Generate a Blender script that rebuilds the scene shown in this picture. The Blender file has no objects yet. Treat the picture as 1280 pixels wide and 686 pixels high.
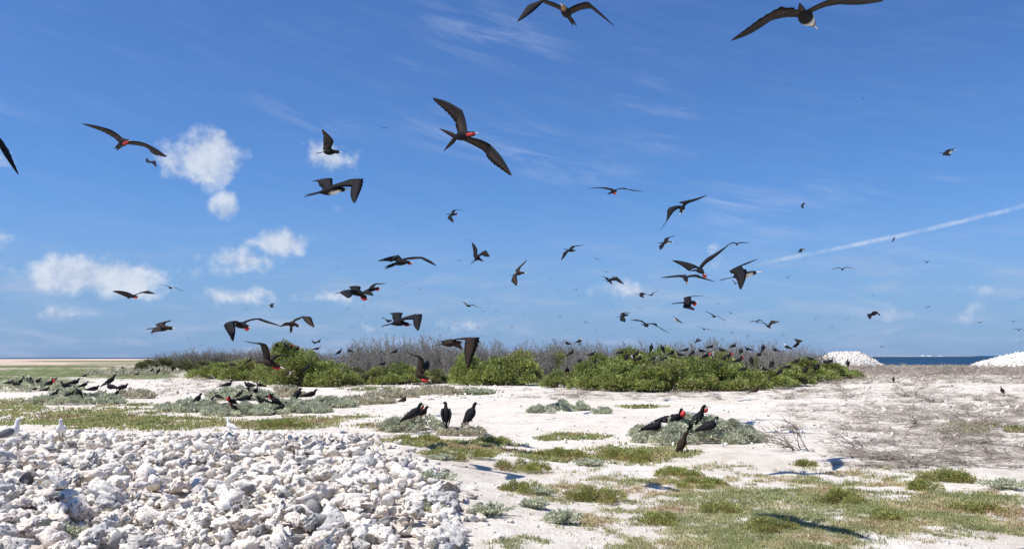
import bpy, math, random
import numpy as np
from mathutils import Vector, Matrix, Euler, noise as mnoise

scene = bpy.context.scene
COL = scene.collection
R = math.radians
rng = np.random.default_rng(7)
random.seed(7)

# ---------------------------------------------------------------- camera
FPX = 1108.0                      # focal length in photo pixels (1280 wide)
CAM_H = 2.2
PITCH = math.atan((445.8 - 343.0) / FPX)
ROLL = R(-0.12)
cam_d = bpy.data.cameras.new('camera')
cam_d.sensor_width = 36.0
cam_d.lens = 36.0 * FPX / 1280.0
cam_d.clip_start = 0.1
cam_d.clip_end = 80000.0
cam = bpy.data.objects.new('camera', cam_d)
COL.objects.link(cam)
CM = Matrix.Rotation(math.pi / 2 + PITCH, 4, 'X') @ Matrix.Rotation(ROLL, 4, 'Z')
cam.matrix_world = Matrix.Translation((0, 0, CAM_H)) @ CM
scene.camera = cam

# ---------------------------------------------------------------- light
SUN_EL, SUN_AZ = R(60), R(-110)     # azimuth clockwise from +Y (view direction)
SUNDIR = Vector((math.sin(SUN_AZ) * math.cos(SUN_EL), math.cos(SUN_AZ) * math.cos(SUN_EL), math.sin(SUN_EL)))
sun_d = bpy.data.lights.new('sun', 'SUN')
sun_d.energy = 4.2
sun_d.angle = R(0.53)
sun_d.color = (1.0, 0.965, 0.91)
sun = bpy.data.objects.new('sun', sun_d)
sun.rotation_euler = SUNDIR.to_track_quat('Z', 'Y').to_euler()
sun.location = (0, 0, 60)
COL.objects.link(sun)
scene.view_settings.view_transform = 'Standard'
scene.view_settings.look = 'None'
scene.view_settings.gamma = 1.0
scene.view_settings.exposure = 0.5
scene.view_settings.use_curve_mapping = False
scene.render.engine = 'CYCLES'
scene.cycles.max_bounces = 6
scene.cycles.transparent_max_bounces = 6


def px_dir(x, y):
    """world direction through a photo pixel"""
    v = CM.to_3x3() @ Vector(((x - 640.0) / FPX, -(y - 343.0) / FPX, -1.0))
    return v.normalized()


def azel(x, y):
    v = px_dir(x, y)
    return math.atan2(v.x, v.y), math.asin(v.z)


# ---------------------------------------------------------------- sky
world = bpy.data.worlds.new('World')
scene.world = world
world.use_nodes = True
wn, wl = world.node_tree.nodes, world.node_tree.links
wn.clear()
SKY_STRENGTH = 0.075


def N(kind, **kw):
    n = wn.new(kind)
    for k, v in kw.items():
        setattr(n, k, v)
    return n


def put(sock, val):
    if hasattr(val, 'is_output') or isinstance(val, bpy.types.NodeSocket):
        wl.new(val, sock)
    else:
        sock.default_value = val


def M(op, a, b=0.0, c=0.0, clamp=False):
    n = N('ShaderNodeMath', operation=op)
    n.use_clamp = clamp
    put(n.inputs[0], a)
    put(n.inputs[1], b)
    put(n.inputs[2], c)
    return n.outputs[0]


def VM(op, a, b=(0, 0, 0)):
    n = N('ShaderNodeVectorMath', operation=op)
    put(n.inputs[0], a)
    put(n.inputs[1], b)
    return n.outputs['Value'] if op in ('LENGTH', 'DOT_PRODUCT') else n.outputs[0]


def smooth(v, a, b):
    n = N('ShaderNodeMapRange', interpolation_type='SMOOTHSTEP')
    put(n.inputs['Value'], v)
    n.inputs['From Min'].default_value = a
    n.inputs['From Max'].default_value = b
    return n.outputs[0]


def mixc(f, a, b):
    n = N('ShaderNodeMix', data_type='RGBA')
    put(n.inputs[0], f)
    put(n.inputs[6], a)
    put(n.inputs[7], b)
    return n.outputs[2]


def noise_tex(vec, scale, detail, rough, dist=0.0):
    n = N('ShaderNodeTexNoise')
    put(n.inputs['Vector'], vec)
    n.inputs['Scale'].default_value = scale
    n.inputs['Detail'].default_value = detail
    n.inputs['Roughness'].default_value = rough
    n.inputs['Distortion'].default_value = dist
    return n.outputs['Fac']


tc = N('ShaderNodeTexCoord')
sep = N('ShaderNodeSeparateXYZ')
wl.new(VM('NORMALIZE', tc.outputs['Generated']), sep.inputs[0])
az = M('ARCTAN2', sep.outputs[0], sep.outputs[1])
el = M('ARCSINE', sep.outputs[2])
cmb = N('ShaderNodeCombineXYZ')
wl.new(az, cmb.inputs[0])
wl.new(el, cmb.inputs[1])
ae = cmb.outputs[0]

sky = N('ShaderNodeTexSky', sky_type='NISHITA')
sky.sun_disc = False
sky.sun_elevation = SUN_EL
sky.sun_rotation = SUN_AZ
sky.altitude = 0.0
sky.air_density = 1.0
sky.dust_density = 0.6
sky.ozone_density = 2.2

# photo pixel scale on the sphere: one pixel is about 1/FPX radians
nbig = noise_tex(ae, 26.0, 6.0, 0.56, 0.15)
nfine = noise_tex(ae, 90.0, 5.0, 0.6)
puff = M('ADD', M('MULTIPLY', nbig, 0.80), M('MULTIPLY', nfine, 0.20))
CUMULUS = [  # x, y, rx, ry, weight
    (252, 200, 70, 42, .95), (283, 258, 24, 24, .75), (408, 199, 72, 28, .62),
    (352, 304, 52, 24, .95), (300, 326, 68, 26, .72), (130, 345, 105, 34, 1.0), (60, 352, 80, 26, .6),
    (300, 370, 62, 18, .62), (-10, 195, 34, 30, .6), (-5, 298, 30, 16, .45), (590, 377, 38, 14, .5),
    (775, 362, 52, 20, .58), (690, 378, 34, 16, .34), (890, 318, 24, 24, .45), (424, 262, 30, 16, .3),
    (95, 392, 70, 13, .42), (560, 405, 120, 16, .4), (1165, 395, 120, 22, .3), (980, 395, 90, 14, .2),
    (15, 375, 60, 18, .42), (420, 372, 90, 14, .4), (460, 410, 60, 14, .3), (1215, 360, 70, 14, .22)]
mask = None
for (x, y, rx, ry, w) in CUMULUS:
    a0, e0 = azel(x, y)
    p = VM('MULTIPLY', VM('SUBTRACT', ae, (a0, e0, 0)), (FPX / rx / 0.97, FPX / ry / 0.97, 0))
    d = VM('LENGTH', p)
    v = M('MULTIPLY', M('SUBTRACT', 1.15, d), w)
    mask = v if mask is None else M('MAXIMUM', mask, v)
cum = smooth(M('ADD', M('MULTIPLY', mask, 1.25), M('MULTIPLY', M('SUBTRACT', puff, 0.5), 2.5)), 0.30, 0.98)
cum = M('MULTIPLY', cum, smooth(mask, 0.0, 0.30))
# thin streaky layer near the horizon, all the way round
lowv = VM('MULTIPLY', ae, (9.0, 46.0, 1.0))
nlow = noise_tex(lowv, 1.0, 6.0, 0.58, 0.3)
band = M('MULTIPLY', smooth(el, 0.17, 0.03), smooth(nlow, 0.44, 0.76))
# high cirrus wisps
rot = N('ShaderNodeVectorRotate', rotation_type='Z_AXIS')
wl.new(ae, rot.inputs['Vector'])
rot.inputs['Angle'].default_value = R(14)
wv = VM('MULTIPLY', rot.outputs[0], (9.0, 60.0, 1.0))
nw = noise_tex(wv, 1.0, 7.0, 0.62, 0.55)
CIRRUS = [(610, 42, 130, 36, .85), (385, 142, 120, 22, .5), (650, 190, 230, 40, .7), (820, 138, 70, 18, .95),
          (690, 222, 120, 14, .45), (930, 262, 130, 44, .95), (1070, 245, 90, 24, .6), (830, 305, 60, 8, .8),
          (1000, 365, 330, 16, .5), (500, 78, 40, 10, .4), (1180, 225, 40, 10, .4), (10, 135, 60, 16, .3),
          (1190, 325, 180, 14, .45), (815, 105, 40, 12, .5), (820, 180, 90, 20, .5)]
cm_ = None
for (x, y, rx, ry, w) in CIRRUS:
    a0, e0 = azel(x, y)
    p = VM('MULTIPLY', VM('SUBTRACT', rot.outputs[0], tuple(Matrix.Rotation(R(14), 3, 'Z') @ Vector((a0, e0, 0)))),
           (FPX / rx, FPX / (ry * 1.2), 0))
    v = M('MULTIPLY', smooth(VM('LENGTH', p), 1.15, 0.1), w)
    cm_ = v if cm_ is None else M('MAXIMUM', cm_, v)
general = M('MULTIPLY', smooth(el, 0.0, 0.25), 0.10)
cir = M('MULTIPLY', M('MAXIMUM', cm_, general), smooth(nw, 0.40, 0.82))
# condensation trail: a straight narrow streak
a1, e1 = azel(955, 328)
a2, e2 = azel(1280, 256)
tv = Vector((a2 - a1, e2 - e1, 0)).normalized()
nv = Vector((-tv.y, tv.x, 0))
rel = VM('SUBTRACT', ae, (a1, e1, 0))
along = VM('DOT_PRODUCT', rel, tuple(tv))
across = M('ABSOLUTE', M('ADD', M('ADD', VM('DOT_PRODUCT', rel, tuple(nv)), M('MULTIPLY', M('MULTIPLY', along, M('SUBTRACT', along, 0.29)), -0.10)),
                         M('MULTIPLY', M('SUBTRACT', noise_tex(ae, 60.0, 3.0, 0.5), 0.5), 0.0028)))
trail = M('MULTIPLY', smooth(across, 0.0032, 0.0006), smooth(along, -0.03, 0.05))
trail = M('MULTIPLY', trail, smooth(along, 0.9, 0.4))
trail = M('MULTIPLY', trail, M('ADD', 0.10, M('MULTIPLY', smooth(noise_tex(ae, 38.0, 4.0, 0.65), 0.3, 0.7), 0.44)))
above = VM('ADD', ae, (-0.006, 0.013, 0))
puff_up = M('ADD', M('MULTIPLY', noise_tex(above, 26.0, 6.0, 0.56, 0.15), 0.80), M('MULTIPLY', noise_tex(above, 90.0, 5.0, 0.6), 0.20))
lit = smooth(M('SUBTRACT', puff, puff_up), -0.20, 0.14)
ccol = mixc(lit, (4.3, 5.2, 6.9, 1), (7.0, 7.5, 8.4, 1))
hz_haze = smooth(el, 0.20, 0.0)
tint = N('ShaderNodeMix', data_type='RGBA', blend_type='MULTIPLY')
tint.inputs[0].default_value = 1.0
wl.new(sky.outputs[0], tint.inputs[6])
tint.inputs[7].default_value = (0.50, 0.80, 1.25, 1)
c = mixc(M('MULTIPLY', hz_haze, 0.66), tint.outputs[2], (2.35, 3.75, 6.7, 1))
c = mixc(M('MULTIPLY', band, 0.70), c, (4.2, 5.1, 6.9, 1))
c = mixc(M('MULTIPLY', cir, 0.48), c, (5.6, 6.4, 8.0, 1))
c = mixc(trail, c, (6.8, 7.4, 8.6, 1))
c = mixc(M('MULTIPLY', cum, 0.86), c, ccol)
bg = N('ShaderNodeBackground')
wl.new(c, bg.inputs[0])
bg.inputs[1].default_value = SKY_STRENGTH
wo = N('ShaderNodeOutputWorld')
wl.new(bg.outputs[0], wo.inputs[0])

# ================================================================ helpers
class MB:
    """collects vertices / faces / per-vertex colours, then links ONE mesh object"""

    def __init__(self):
        self.v, self.q, self.t, self.c, self.mi, self.n = [], [], [], [], [], 0

    def add(self, V, F, col=(1, 1, 1)):
        V = np.asarray(V, float).reshape(-1, 3)
        F = np.asarray(F, int)
        (self.q if F.shape[1] == 4 else self.t).append(F + self.n)
        self.v.append(V)
        col = np.asarray(col, float)
        if col.ndim == 1:
            col = np.tile(col[:3], (len(V), 1))
        self.c.append(col[:, :3])
        self.n += len(V)
        return self

    def mesh(self, name, mat=None, smooth_=True):
        me = bpy.data.meshes.new(name)
        V = np.concatenate(self.v)
        Q = np.concatenate(self.q) if self.q else np.zeros((0, 4), int)
        T = np.concatenate(self.t) if self.t else np.zeros((0, 3), int)
        loops = np.concatenate([Q.ravel(), T.ravel()]).astype(np.int32)
        starts = np.concatenate([np.arange(len(Q)) * 4, len(Q) * 4 + np.arange(len(T)) * 3]).astype(np.int32)
        me.vertices.add(len(V))
        me.vertices.foreach_set('co', V.ravel())
        me.loops.add(len(loops))
        me.loops.foreach_set('vertex_index', loops)
        me.polygons.add(len(starts))
        me.polygons.foreach_set('loop_start', starts)
        me.update(calc_edges=True)
        if smooth_:
            me.polygons.foreach_set('use_smooth', np.ones(len(starts), bool))
        C = np.concatenate(self.c)
        at = me.color_attributes.new('Col', 'FLOAT_COLOR', 'POINT')
        at.data.foreach_set('color', np.hstack([C, np.ones((len(C), 1))]).ravel())
        if mat:
            me.materials.append(mat)
        me.validate()
        return me

    def build(self, name, mat, parent=None, smooth_=True):
        return link(name, self.mesh(name, mat, smooth_), parent)


def link(name, me, parent=None):
    o = bpy.data.objects.new(name, me)
    COL.objects.link(o)
    if parent is not None:
        o.parent = parent
    return o


def tag(o, label=None, cat=None, group=None, kind=None):
    for k, v in (('label', label), ('category', cat), ('group', group), ('kind', kind)):
        if v:
            o[k] = v
    return o


def empty(name, loc, rz=0.0):
    o = bpy.data.objects.new(name, None)
    o.empty_display_size = 0.2
    o.location = loc
    o.rotation_euler = (0, 0, rz)
    COL.objects.link(o)
    return o


def copy_tree(src, parent=None):
    c = src.copy()
    COL.objects.link(c)
    c.parent = parent
    for ch in src.children:
        copy_tree(ch, c)
    return c


# ---- materials
def mat_new(name):
    m = bpy.data.materials.new(name)
    m.use_nodes = True
    nt = m.node_tree
    for n in list(nt.nodes):
        nt.nodes.remove(n)
    out = nt.nodes.new('ShaderNodeOutputMaterial')
    return m, nt, out


def nd(nt, kind, **kw):
    n = nt.nodes.new(kind)
    for k, v in kw.items():
        setattr(n, k, v)
    return n


def nt_noise(nt, vec, scale, detail=4, rough=0.55, dist=0.0):
    n = nd(nt, 'ShaderNodeTexNoise')
    if vec is not None:
        nt.links.new(vec, n.inputs['Vector'])
    n.inputs['Scale'].default_value = scale
    n.inputs['Detail'].default_value = detail
    n.inputs['Roughness'].default_value = rough
    n.inputs['Distortion'].default_value = dist
    return n.outputs['Fac']


def nt_ramp(nt, fac, stops):
    n = nd(nt, 'ShaderNodeValToRGB')
    nt.links.new(fac, n.inputs[0])
    e = n.color_ramp.elements
    while len(e) < len(stops):
        e.new(0.5)
    for i, (p, c_) in enumerate(stops):
        e[i].position = p
        e[i].color = (c_[0], c_[1], c_[2], 1) if not isinstance(c_, (int, float)) else (c_, c_, c_, 1)
    return n.outputs[0]


def nt_mix(nt, f, a, b, mode='MIX'):
    n = nd(nt, 'ShaderNodeMix', data_type='RGBA', blend_type=mode)
    for s, v in ((n.inputs[0], f), (n.inputs[6], a), (n.inputs[7], b)):
        if isinstance(v, bpy.types.NodeSocket):
            nt.links.new(v, s)
        elif isinstance(v, (int, float)):
            s.default_value = v
        else:
            s.default_value = (v[0], v[1], v[2], 1)
    return n.outputs[2]


def nt_math(nt, op, a, b=0.0):
    n = nd(nt, 'ShaderNodeMath', operation=op)
    for s, v in ((n.inputs[0], a), (n.inputs[1], b)):
        if isinstance(v, bpy.types.NodeSocket):
            nt.links.new(v, s)
        else:
            s.default_value = v
    return n.outputs[0]


def nt_bump(nt, h, strength, dist):
    n = nd(nt, 'ShaderNodeBump')
    n.inputs['Strength'].default_value = strength
    n.inputs['Distance'].default_value = dist
    nt.links.new(h, n.inputs['Height'])
    return n.outputs[0]


def principled(nt, out, col, rough=0.8, bump=None, spec=0.3):
    b = nd(nt, 'ShaderNodeBsdfPrincipled')
    if isinstance(col, bpy.types.NodeSocket):
        nt.links.new(col, b.inputs['Base Color'])
    else:
        b.inputs['Base Color'].default_value = (*col, 1)
    b.inputs['Roughness'].default_value = rough
    b.inputs['Specular IOR Level'].default_value = spec
    if bump is not None:
        nt.links.new(bump, b.inputs['Normal'])
    nt.links.new(b.outputs[0], out.inputs[0])
    return b


def vcol(nt):
    a = nd(nt, 'ShaderNodeAttribute', attribute_name='Col')
    return a.outputs['Color']


def m_vertex(name, rough, var_scale, var, translucent=0.0, bump=0.0, bump_scale=40.0, spec=0.25):
    """vertex colour times a procedural mottling"""
    m, nt, out = mat_new(name)
    pos = nd(nt, 'ShaderNodeTexCoord').outputs['Object']
    n = nt_noise(nt, pos, var_scale, 4, 0.6)
    col = nt_mix(nt, 1.0, vcol(nt), nt_ramp(nt, n, [(0.25, 1 - var), (0.75, 1 + var)]), 'MULTIPLY')
    bp = nt_bump(nt, nt_noise(nt, pos, bump_scale, 4, 0.65), bump, 0.02) if bump else None
    b = principled(nt, out, col, rough, bp, spec)
    if translucent:
        tr = nd(nt, 'ShaderNodeBsdfTranslucent')
        nt.links.new(col, tr.inputs[0])
        mx = nd(nt, 'ShaderNodeMixShader')
        mx.inputs[0].default_value = translucent
        nt.links.new(b.outputs[0], mx.inputs[1])
        nt.links.new(tr.outputs[0], mx.inputs[2])
        nt.links.new(mx.outputs[0], out.inputs[0])
    return m


MAT = {}
MAT['leaf'] = m_vertex('leaf', 0.5, 3.0, 0.18, translucent=0.28, spec=0.35)
MAT['grass'] = m_vertex('grass', 0.7, 0.8, 0.2, translucent=0.25)
MAT['twig'] = m_vertex('dead_wood', 0.85, 6.0, 0.25)
MAT['feather'] = m_vertex('feather', 0.75, 18.0, 0.25, bump=0.3, bump_scale=60.0, spec=0.12)
MAT['bill'] = m_vertex('bill_horn', 0.4, 30.0, 0.1, spec=0.4)
MAT['pouch'] = m_vertex('red_skin', 0.5, 25.0, 0.15, translucent=0.15, spec=0.35)


def m_shell():
    m, nt, out = mat_new('bleached_shell')
    tcn = nd(nt, 'ShaderNodeTexCoord')
    geo = nd(nt, 'ShaderNodeNewGeometry')
    pos = geo.outputs['Position']
    base = vcol(nt)
    grey = nt_ramp(nt, nt_noise(nt, pos, 3.2, 6, 0.68, 0.3), [(0.36, 0.80), (0.50, 1.0)])
    col = nt_mix(nt, 1.0, base, grey, 'MULTIPLY')
    pits = nt_ramp(nt, nt_noise(nt, pos, 26.0, 4, 0.7, 0.4), [(0.40, 0.16), (0.46, 1.0)])
    porous = nt_ramp(nt, nt_noise(nt, pos, 2.3, 2, 0.5), [(0.42, 0.15), (0.56, 1.0)])
    col = nt_mix(nt, porous, col, nt_mix(nt, 1.0, col, pits, 'MULTIPLY'))
    pink = nt_ramp(nt, nt_noise(nt, pos, 1.7, 2, 0.5), [(0.5, 0.0), (0.72, 1.0)])
    col = nt_mix(nt, nt_math(nt, 'MULTIPLY', pink, 0.5), col, nt_mix(nt, 1.0, col, (1.0, 0.87, 0.80), 'MULTIPLY'))
    h = nt_math(nt, 'ADD', nt_noise(nt, pos, 26.0, 4, 0.7, 0.4), nt_math(nt, 'MULTIPLY', nt_noise(nt, pos, 9.0, 3, 0.6), 1.3))
    principled(nt, out, col, 0.85, nt_bump(nt, h, 0.8, 0.022), 0.15)
    return m


MAT['shell'] = m_shell()


def m_ground():
    m, nt, out = mat_new('coral_sand')
    pos = nd(nt, 'ShaderNodeNewGeometry').outputs['Position']
    att = nd(nt, 'ShaderNodeAttribute', attribute_name='Col')
    sp = nd(nt, 'ShaderNodeSeparateColor')
    nt.links.new(att.outputs['Color'], sp.inputs[0])
    big = nt_noise(nt, pos, 0.33, 6, 0.6, 0.4)
    mid = nt_noise(nt, pos, 2.6, 6, 0.68)
    fine = nt_noise(nt, pos, 28.0, 5, 0.7)
    sand = nt_ramp(nt, big, [(0.3, (0.59, 0.52, 0.43)), (0.52, (0.735, 0.675, 0.59)), (0.75, (0.79, 0.74, 0.665))])
    sand = nt_mix(nt, nt_ramp(nt, mid, [(0.38, 0.55), (0.55, 0.0)]), sand, (0.50, 0.42, 0.335))
    sand = nt_mix(nt, nt_ramp(nt, fine, [(0.33, 0.55), (0.45, 0.0)]), sand, (0.36, 0.31, 0.26))
    # far flats: pinkish dry silt (green channel) and thin plant cover (red channel)
    silt = nt_ramp(nt, nt_noise(nt, pos, 0.05, 5, 0.6), [(0.35, (0.42, 0.33, 0.26)), (0.65, (0.60, 0.47, 0.38))])
    col = nt_mix(nt, sp.outputs[1], sand, silt)
    pos2 = nd(nt, 'ShaderNodeVectorMath', operation='MULTIPLY')
    nt.links.new(pos, pos2.inputs[0])
    pos2.inputs[1].default_value = (0.5, 0.16, 0.1)
    cover = nt_math(nt, 'ADD', nt_math(nt, 'MULTIPLY', sp.outputs[0], 1.1),
                    nt_math(nt, 'MULTIPLY', nt_math(nt, 'SUBTRACT', nt_noise(nt, pos2.outputs[0], 1.6, 7, 0.68), 0.5), 1.6))
    cover = nt_ramp(nt, cover, [(0.42, 0.0), (0.60, 1.0)])
    gcol = nt_ramp(nt, nt_noise(nt, pos, 0.25, 6, 0.7), [(0.3, (0.075, 0.105, 0.035)), (0.5, (0.125, 0.15, 0.055)),
                                                         (0.72, (0.26, 0.235, 0.12))])
    col = nt_mix(nt, cover, col, gcol)
    # brown plant litter (blue channel)
    lit_ = nt_math(nt, 'ADD', nt_math(nt, 'MULTIPLY', sp.outputs[2], 0.9),
                   nt_math(nt, 'MULTIPLY', nt_math(nt, 'SUBTRACT', nt_noise(nt, pos, 1.1, 7, 0.72), 0.5), 1.8))
    lit_ = nt_ramp(nt, lit_, [(0.40, 0.0), (0.62, 0.85)])
    col = nt_mix(nt, lit_, col, nt_ramp(nt, mid, [(0.35, (0.20, 0.16, 0.125)), (0.65, (0.42, 0.36, 0.30))]))
    h = nt_math(nt, 'ADD', nt_math(nt, 'MULTIPLY', mid, 1.0), nt_math(nt, 'MULTIPLY', fine, 0.35))
    principled(nt, out, col, 0.9, nt_bump(nt, h, 0.9, 0.10), 0.1)
    return m


def m_sea():
    m, nt, out = mat_new('sea_water')
    pos = nd(nt, 'ShaderNodeNewGeometry').outputs['Position']
    v = nd(nt, 'ShaderNodeVectorMath', operation='MULTIPLY')
    nt.links.new(pos, v.inputs[0])
    v.inputs[1].default_value = (0.06, 0.015, 0.1)
    n1 = nt_noise(nt, v.outputs[0], 1.0, 6, 0.65)
    v2 = nd(nt, 'ShaderNodeVectorMath', operation='MULTIPLY')
    nt.links.new(pos, v2.inputs[0])
    v2.inputs[1].default_value = (0.10, 0.02, 0.1)
    n2 = nt_noise(nt, v2.outputs[0], 1.7, 5, 0.7)
    col = nt_ramp(nt, n1, [(0.35, (0.003, 0.020, 0.050)), (0.65, (0.006, 0.040, 0.085))])
    foam = nt_ramp(nt, n2, [(0.68, 0.0), (0.74, 1.0)])
    col = nt_mix(nt, foam, col, (0.6, 0.65, 0.68))
    principled(nt, out, col, 0.45, nt_bump(nt, nt_noise(nt, pos, 0.5, 5, 0.6), 0.6, 0.5), 0.25)
    return m


MAT['ground'] = m_ground()
MAT['sea'] = m_sea()


# ================================================================ terrain
def sstep(a, b, x):
    t = min(1.0, max(0.0, (x - a) / (b - a)))
    return t * t * (3 - 2 * t)


def fbm(x, y, s=1.0, o=3):
    return mnoise.fractal(Vector((x * s, y * s, 1.7)), 1.0, 2.0, o)


def shore(a):
    """distance from the camera to the waterline for an azimuth"""
    left = sstep(-0.05, -0.30, a)
    behind = sstep(1.4, 2.2, abs(a))
    r = 236 + (2000 - 236) * left
    return r + (90 - r) * behind


def gz(x, y):
    r = math.hypot(x, y)
    a = math.atan2(x, y)
    z = 0.07 * fbm(x, y, 0.22) + 0.03 * fbm(x + 9, y, 0.9)
    # rubble heap at the left front
    z += 0.34 * math.exp(-(((x + 7.0) / 6.3) ** 4 + ((y - 16.5) / 6.0) ** 4)) * (1 + 0.35 * fbm(x, y, 0.35))
    z += 0.16 * math.exp(-(((x + 1.8) / 2.2) ** 2 + ((y - 13.0) / 3.0) ** 2))
    s = shore(a)
    z -= 3.0 * sstep(s, s * 1.04 + 6, r)
    if r > 45:
        z *= 1.0 if r > s else 0.8
    return z


CM3 = CM.to_3x3()
CMI = CM3.inverted()


def project(p):
    v = CMI @ (Vector(p) - Vector((0, 0, CAM_H)))
    if v.z > -0.05:
        return -9999.0, -9999.0
    return 640 + FPX * v.x / -v.z, 343 - FPX * v.y / -v.z


def ground_at(px, py, up=0.0):
    """ground point seen at a photo pixel"""
    d = px_dir(px, py)
    if d.z > -0.0008:
        d.z = -0.0008
    t = (CAM_H - up) / -d.z
    for _ in range(4):
        z = gz(d.x * t, d.y * t) + up
        t = (CAM_H - z) / -d.z
    return Vector((d.x * t, d.y * t, gz(d.x * t, d.y * t)))


def at(px, py, dist):
    """point on a pixel's ray at a distance measured along the ground"""
    d = px_dir(px, py)
    t = dist / math.hypot(d.x, d.y)
    return Vector((0, 0, CAM_H)) + d * t


# plant cover written down as patches on the ground: centre and half size in photo pixels, weight
GREEN = [(1000, 645, 340, 56, 1), (780, 605, 130, 24, .62), (1190, 640, 190, 36, .9), (880, 590, 90, 14, .65), (850, 690, 190, 34, .9),
         (700, 690, 110, 16, .5), (1060, 603, 130, 14, .8), (560, 563, 80, 13, 1.1), (625, 553, 36, 6, .8), (372, 530, 60, 11, 1.1),
         (300, 531, 60, 7, .9), (100, 521, 150, 13, 1.0), (25, 505, 55, 8, 1.0), (205, 531, 140, 9, .9), (420, 522, 50, 4, .6),
         (705, 546, 50, 6, .9), (800, 570, 70, 12, 1.0), (700, 572, 60, 9, 1.0), (930, 600, 80, 10, .6), (480, 532, 40, 5, .5)]
FARGREEN = [(80, 466, 180, 9, .62), (20, 476, 120, 9, .6), (170, 470, 90, 6, .6), (60, 458, 140, 3.0, .62), (160, 455, 120, 3, .5),
            (235, 462, 70, 5, .6), (180, 463, 110, 5, .6), (130, 451.5, 120, 1.0, 1.0), (590, 490, 32, 4, 1.0), (470, 486, 60, 4, .6), (330, 452, 200, 3, .7),
            (800, 508, 30, 3, .9), (1215, 535, 27, 6, .9), (1266, 537, 14, 4, .9), (240, 449.5, 90, 1.0, .8), (190, 505, 60, 3, .5)]
DRY = [(1140, 520, 190, 60, 1.0), (1180, 462, 220, 12, 1.2), (1180, 480, 200, 14, .9), (820, 492, 190, 11, 1.1), (250, 478, 90, 14, .9),
       (560, 484, 110, 10, .6), (1000, 500, 90, 16, .7), (980, 520, 60, 12, .5), (150, 465, 60, 8, .7), (1240, 560, 70, 20, .6)]


def patch(lst, px, py):
    best = 0.0
    for (cx, cy, rx, ry, w) in lst:
        d = 1.25 - math.hypot((px - cx) / rx, (py - cy) / ry)
        if d > 0:
            best = max(best, min(1.0, d * 1.3) * w)
    return best


def make_ground():
    na, radii = 330, []
    r = 0.6
    while r < 2100:
        radii.append(r)
        r *= 1.028 if r < 90 else 1.05
    radii += [2600, 4000]
    angs = []
    fov = 0.62
    for i in range(na + 1):
        angs.append(-fov + 2 * fov * i / na)
    nb = 60
    for i in range(1, nb):
        angs.append(fov + (2 * math.pi - 2 * fov) * i / nb)
    nA = len(angs)
    V, C = [], []
    for r in radii:
        for a in angs:
            x, y = r * math.sin(a), r * math.cos(a)
            z = gz(x, y)
            V.append((x, y, z))
            px, py = project((x, y, z))
            g = s = l = 0.0
            if -300 < px < 1600 and py > 440:
                g = min(1, (0.45 * patch(GREEN, px, py) if r > 26 else 0.0) + patch(FARGREEN, px, py))
                l = min(1, max(patch(DRY, px, py) * (0.46 if py > 468 else 0.85), 0.42 * patch(GREEN, px, py) if r < 34 else 0.0))
                s = sstep(110, 260, r) * sstep(0.0, -0.25, a)
            C.append((g, s, l))
    V, C = np.array(V), np.array(C)
    nR = len(radii)
    i, j = np.meshgrid(np.arange(nR - 1), np.arange(nA), indexing='ij')
    j2 = (j + 1) % nA
    F = np.stack([i * nA + j, (i + 1) * nA + j, (i + 1) * nA + j2, i * nA + j2], -1).reshape(-1, 4)
    F = F[:, ::-1]
    mb = MB()
    mb.add(V, F, C)
    # close the small hole under the camera
    mb.add(np.vstack([V[:nA], [[0, 0, gz(0, 0)]]]), np.array([[k, (k + 1) % nA, nA] for k in range(nA)])[:, ::-1], (0, 0, 0))
    o = mb.build('ground', MAT['ground'])
    tag(o, kind='structure')


make_ground()


def make_sea():
    radii = [60, 90, 140, 200, 260, 340, 460, 640, 900, 1300, 2000, 3500, 7000, 15000, 40000]
    nA = 120
    V = np.array([(r * math.sin(2 * math.pi * k / nA), r * math.cos(2 * math.pi * k / nA), -0.75) for r in radii for k in range(nA)])
    i, j = np.meshgrid(np.arange(len(radii) - 1), np.arange(nA), indexing='ij')
    j2 = (j + 1) % nA
    F = np.stack([i * nA + j, i * nA + j2, (i + 1) * nA + j2, (i + 1) * nA + j], -1).reshape(-1, 4)
    tag(MB().add(V, F).build('sea', MAT['sea']), kind='structure')


make_sea()


# ================================================================ shape generators (numpy)
def rot_from(u):
    """orthonormal frame with z along u"""
    u = np.asarray(u, float)
    u = u / np.linalg.norm(u)
    h = np.array([0, 0, 1.0]) if abs(u[2]) < 0.9 else np.array([1.0, 0, 0])
    x = np.cross(h, u)
    x /= np.linalg.norm(x)
    return x, np.cross(u, x), u


def lie_rot():
    """resting attitude: long axis near the horizontal"""
    a, b, c_ = rng.uniform(0, 6.283), rng.normal(scale=0.28), rng.uniform(0, 6.283)
    ca, sa, cb, sb, cc, sc = math.cos(a), math.sin(a), math.cos(b), math.sin(b), math.cos(c_), math.sin(c_)
    Rz = np.array([[ca, -sa, 0], [sa, ca, 0], [0, 0, 1]])
    Ry = np.array([[cb, 0, sb], [0, 1, 0], [-sb, 0, cb]])
    Rx = np.array([[1, 0, 0], [0, cc, -sc], [0, sc, cc]])
    return Rz @ Ry @ Rx


def rand_rot(flat=0.0):
    q = rng.normal(size=4)
    q /= np.linalg.norm(q)
    w, x, y, z = q
    Rm = np.array([[1 - 2 * (y * y + z * z), 2 * (x * y - z * w), 2 * (x * z + y * w)],
                   [2 * (x * y + z * w), 1 - 2 * (x * x + z * z), 2 * (y * z - x * w)],
                   [2 * (x * z - y * w), 2 * (y * z + x * w), 1 - 2 * (x * x + y * y)]])
    return Rm


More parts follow.
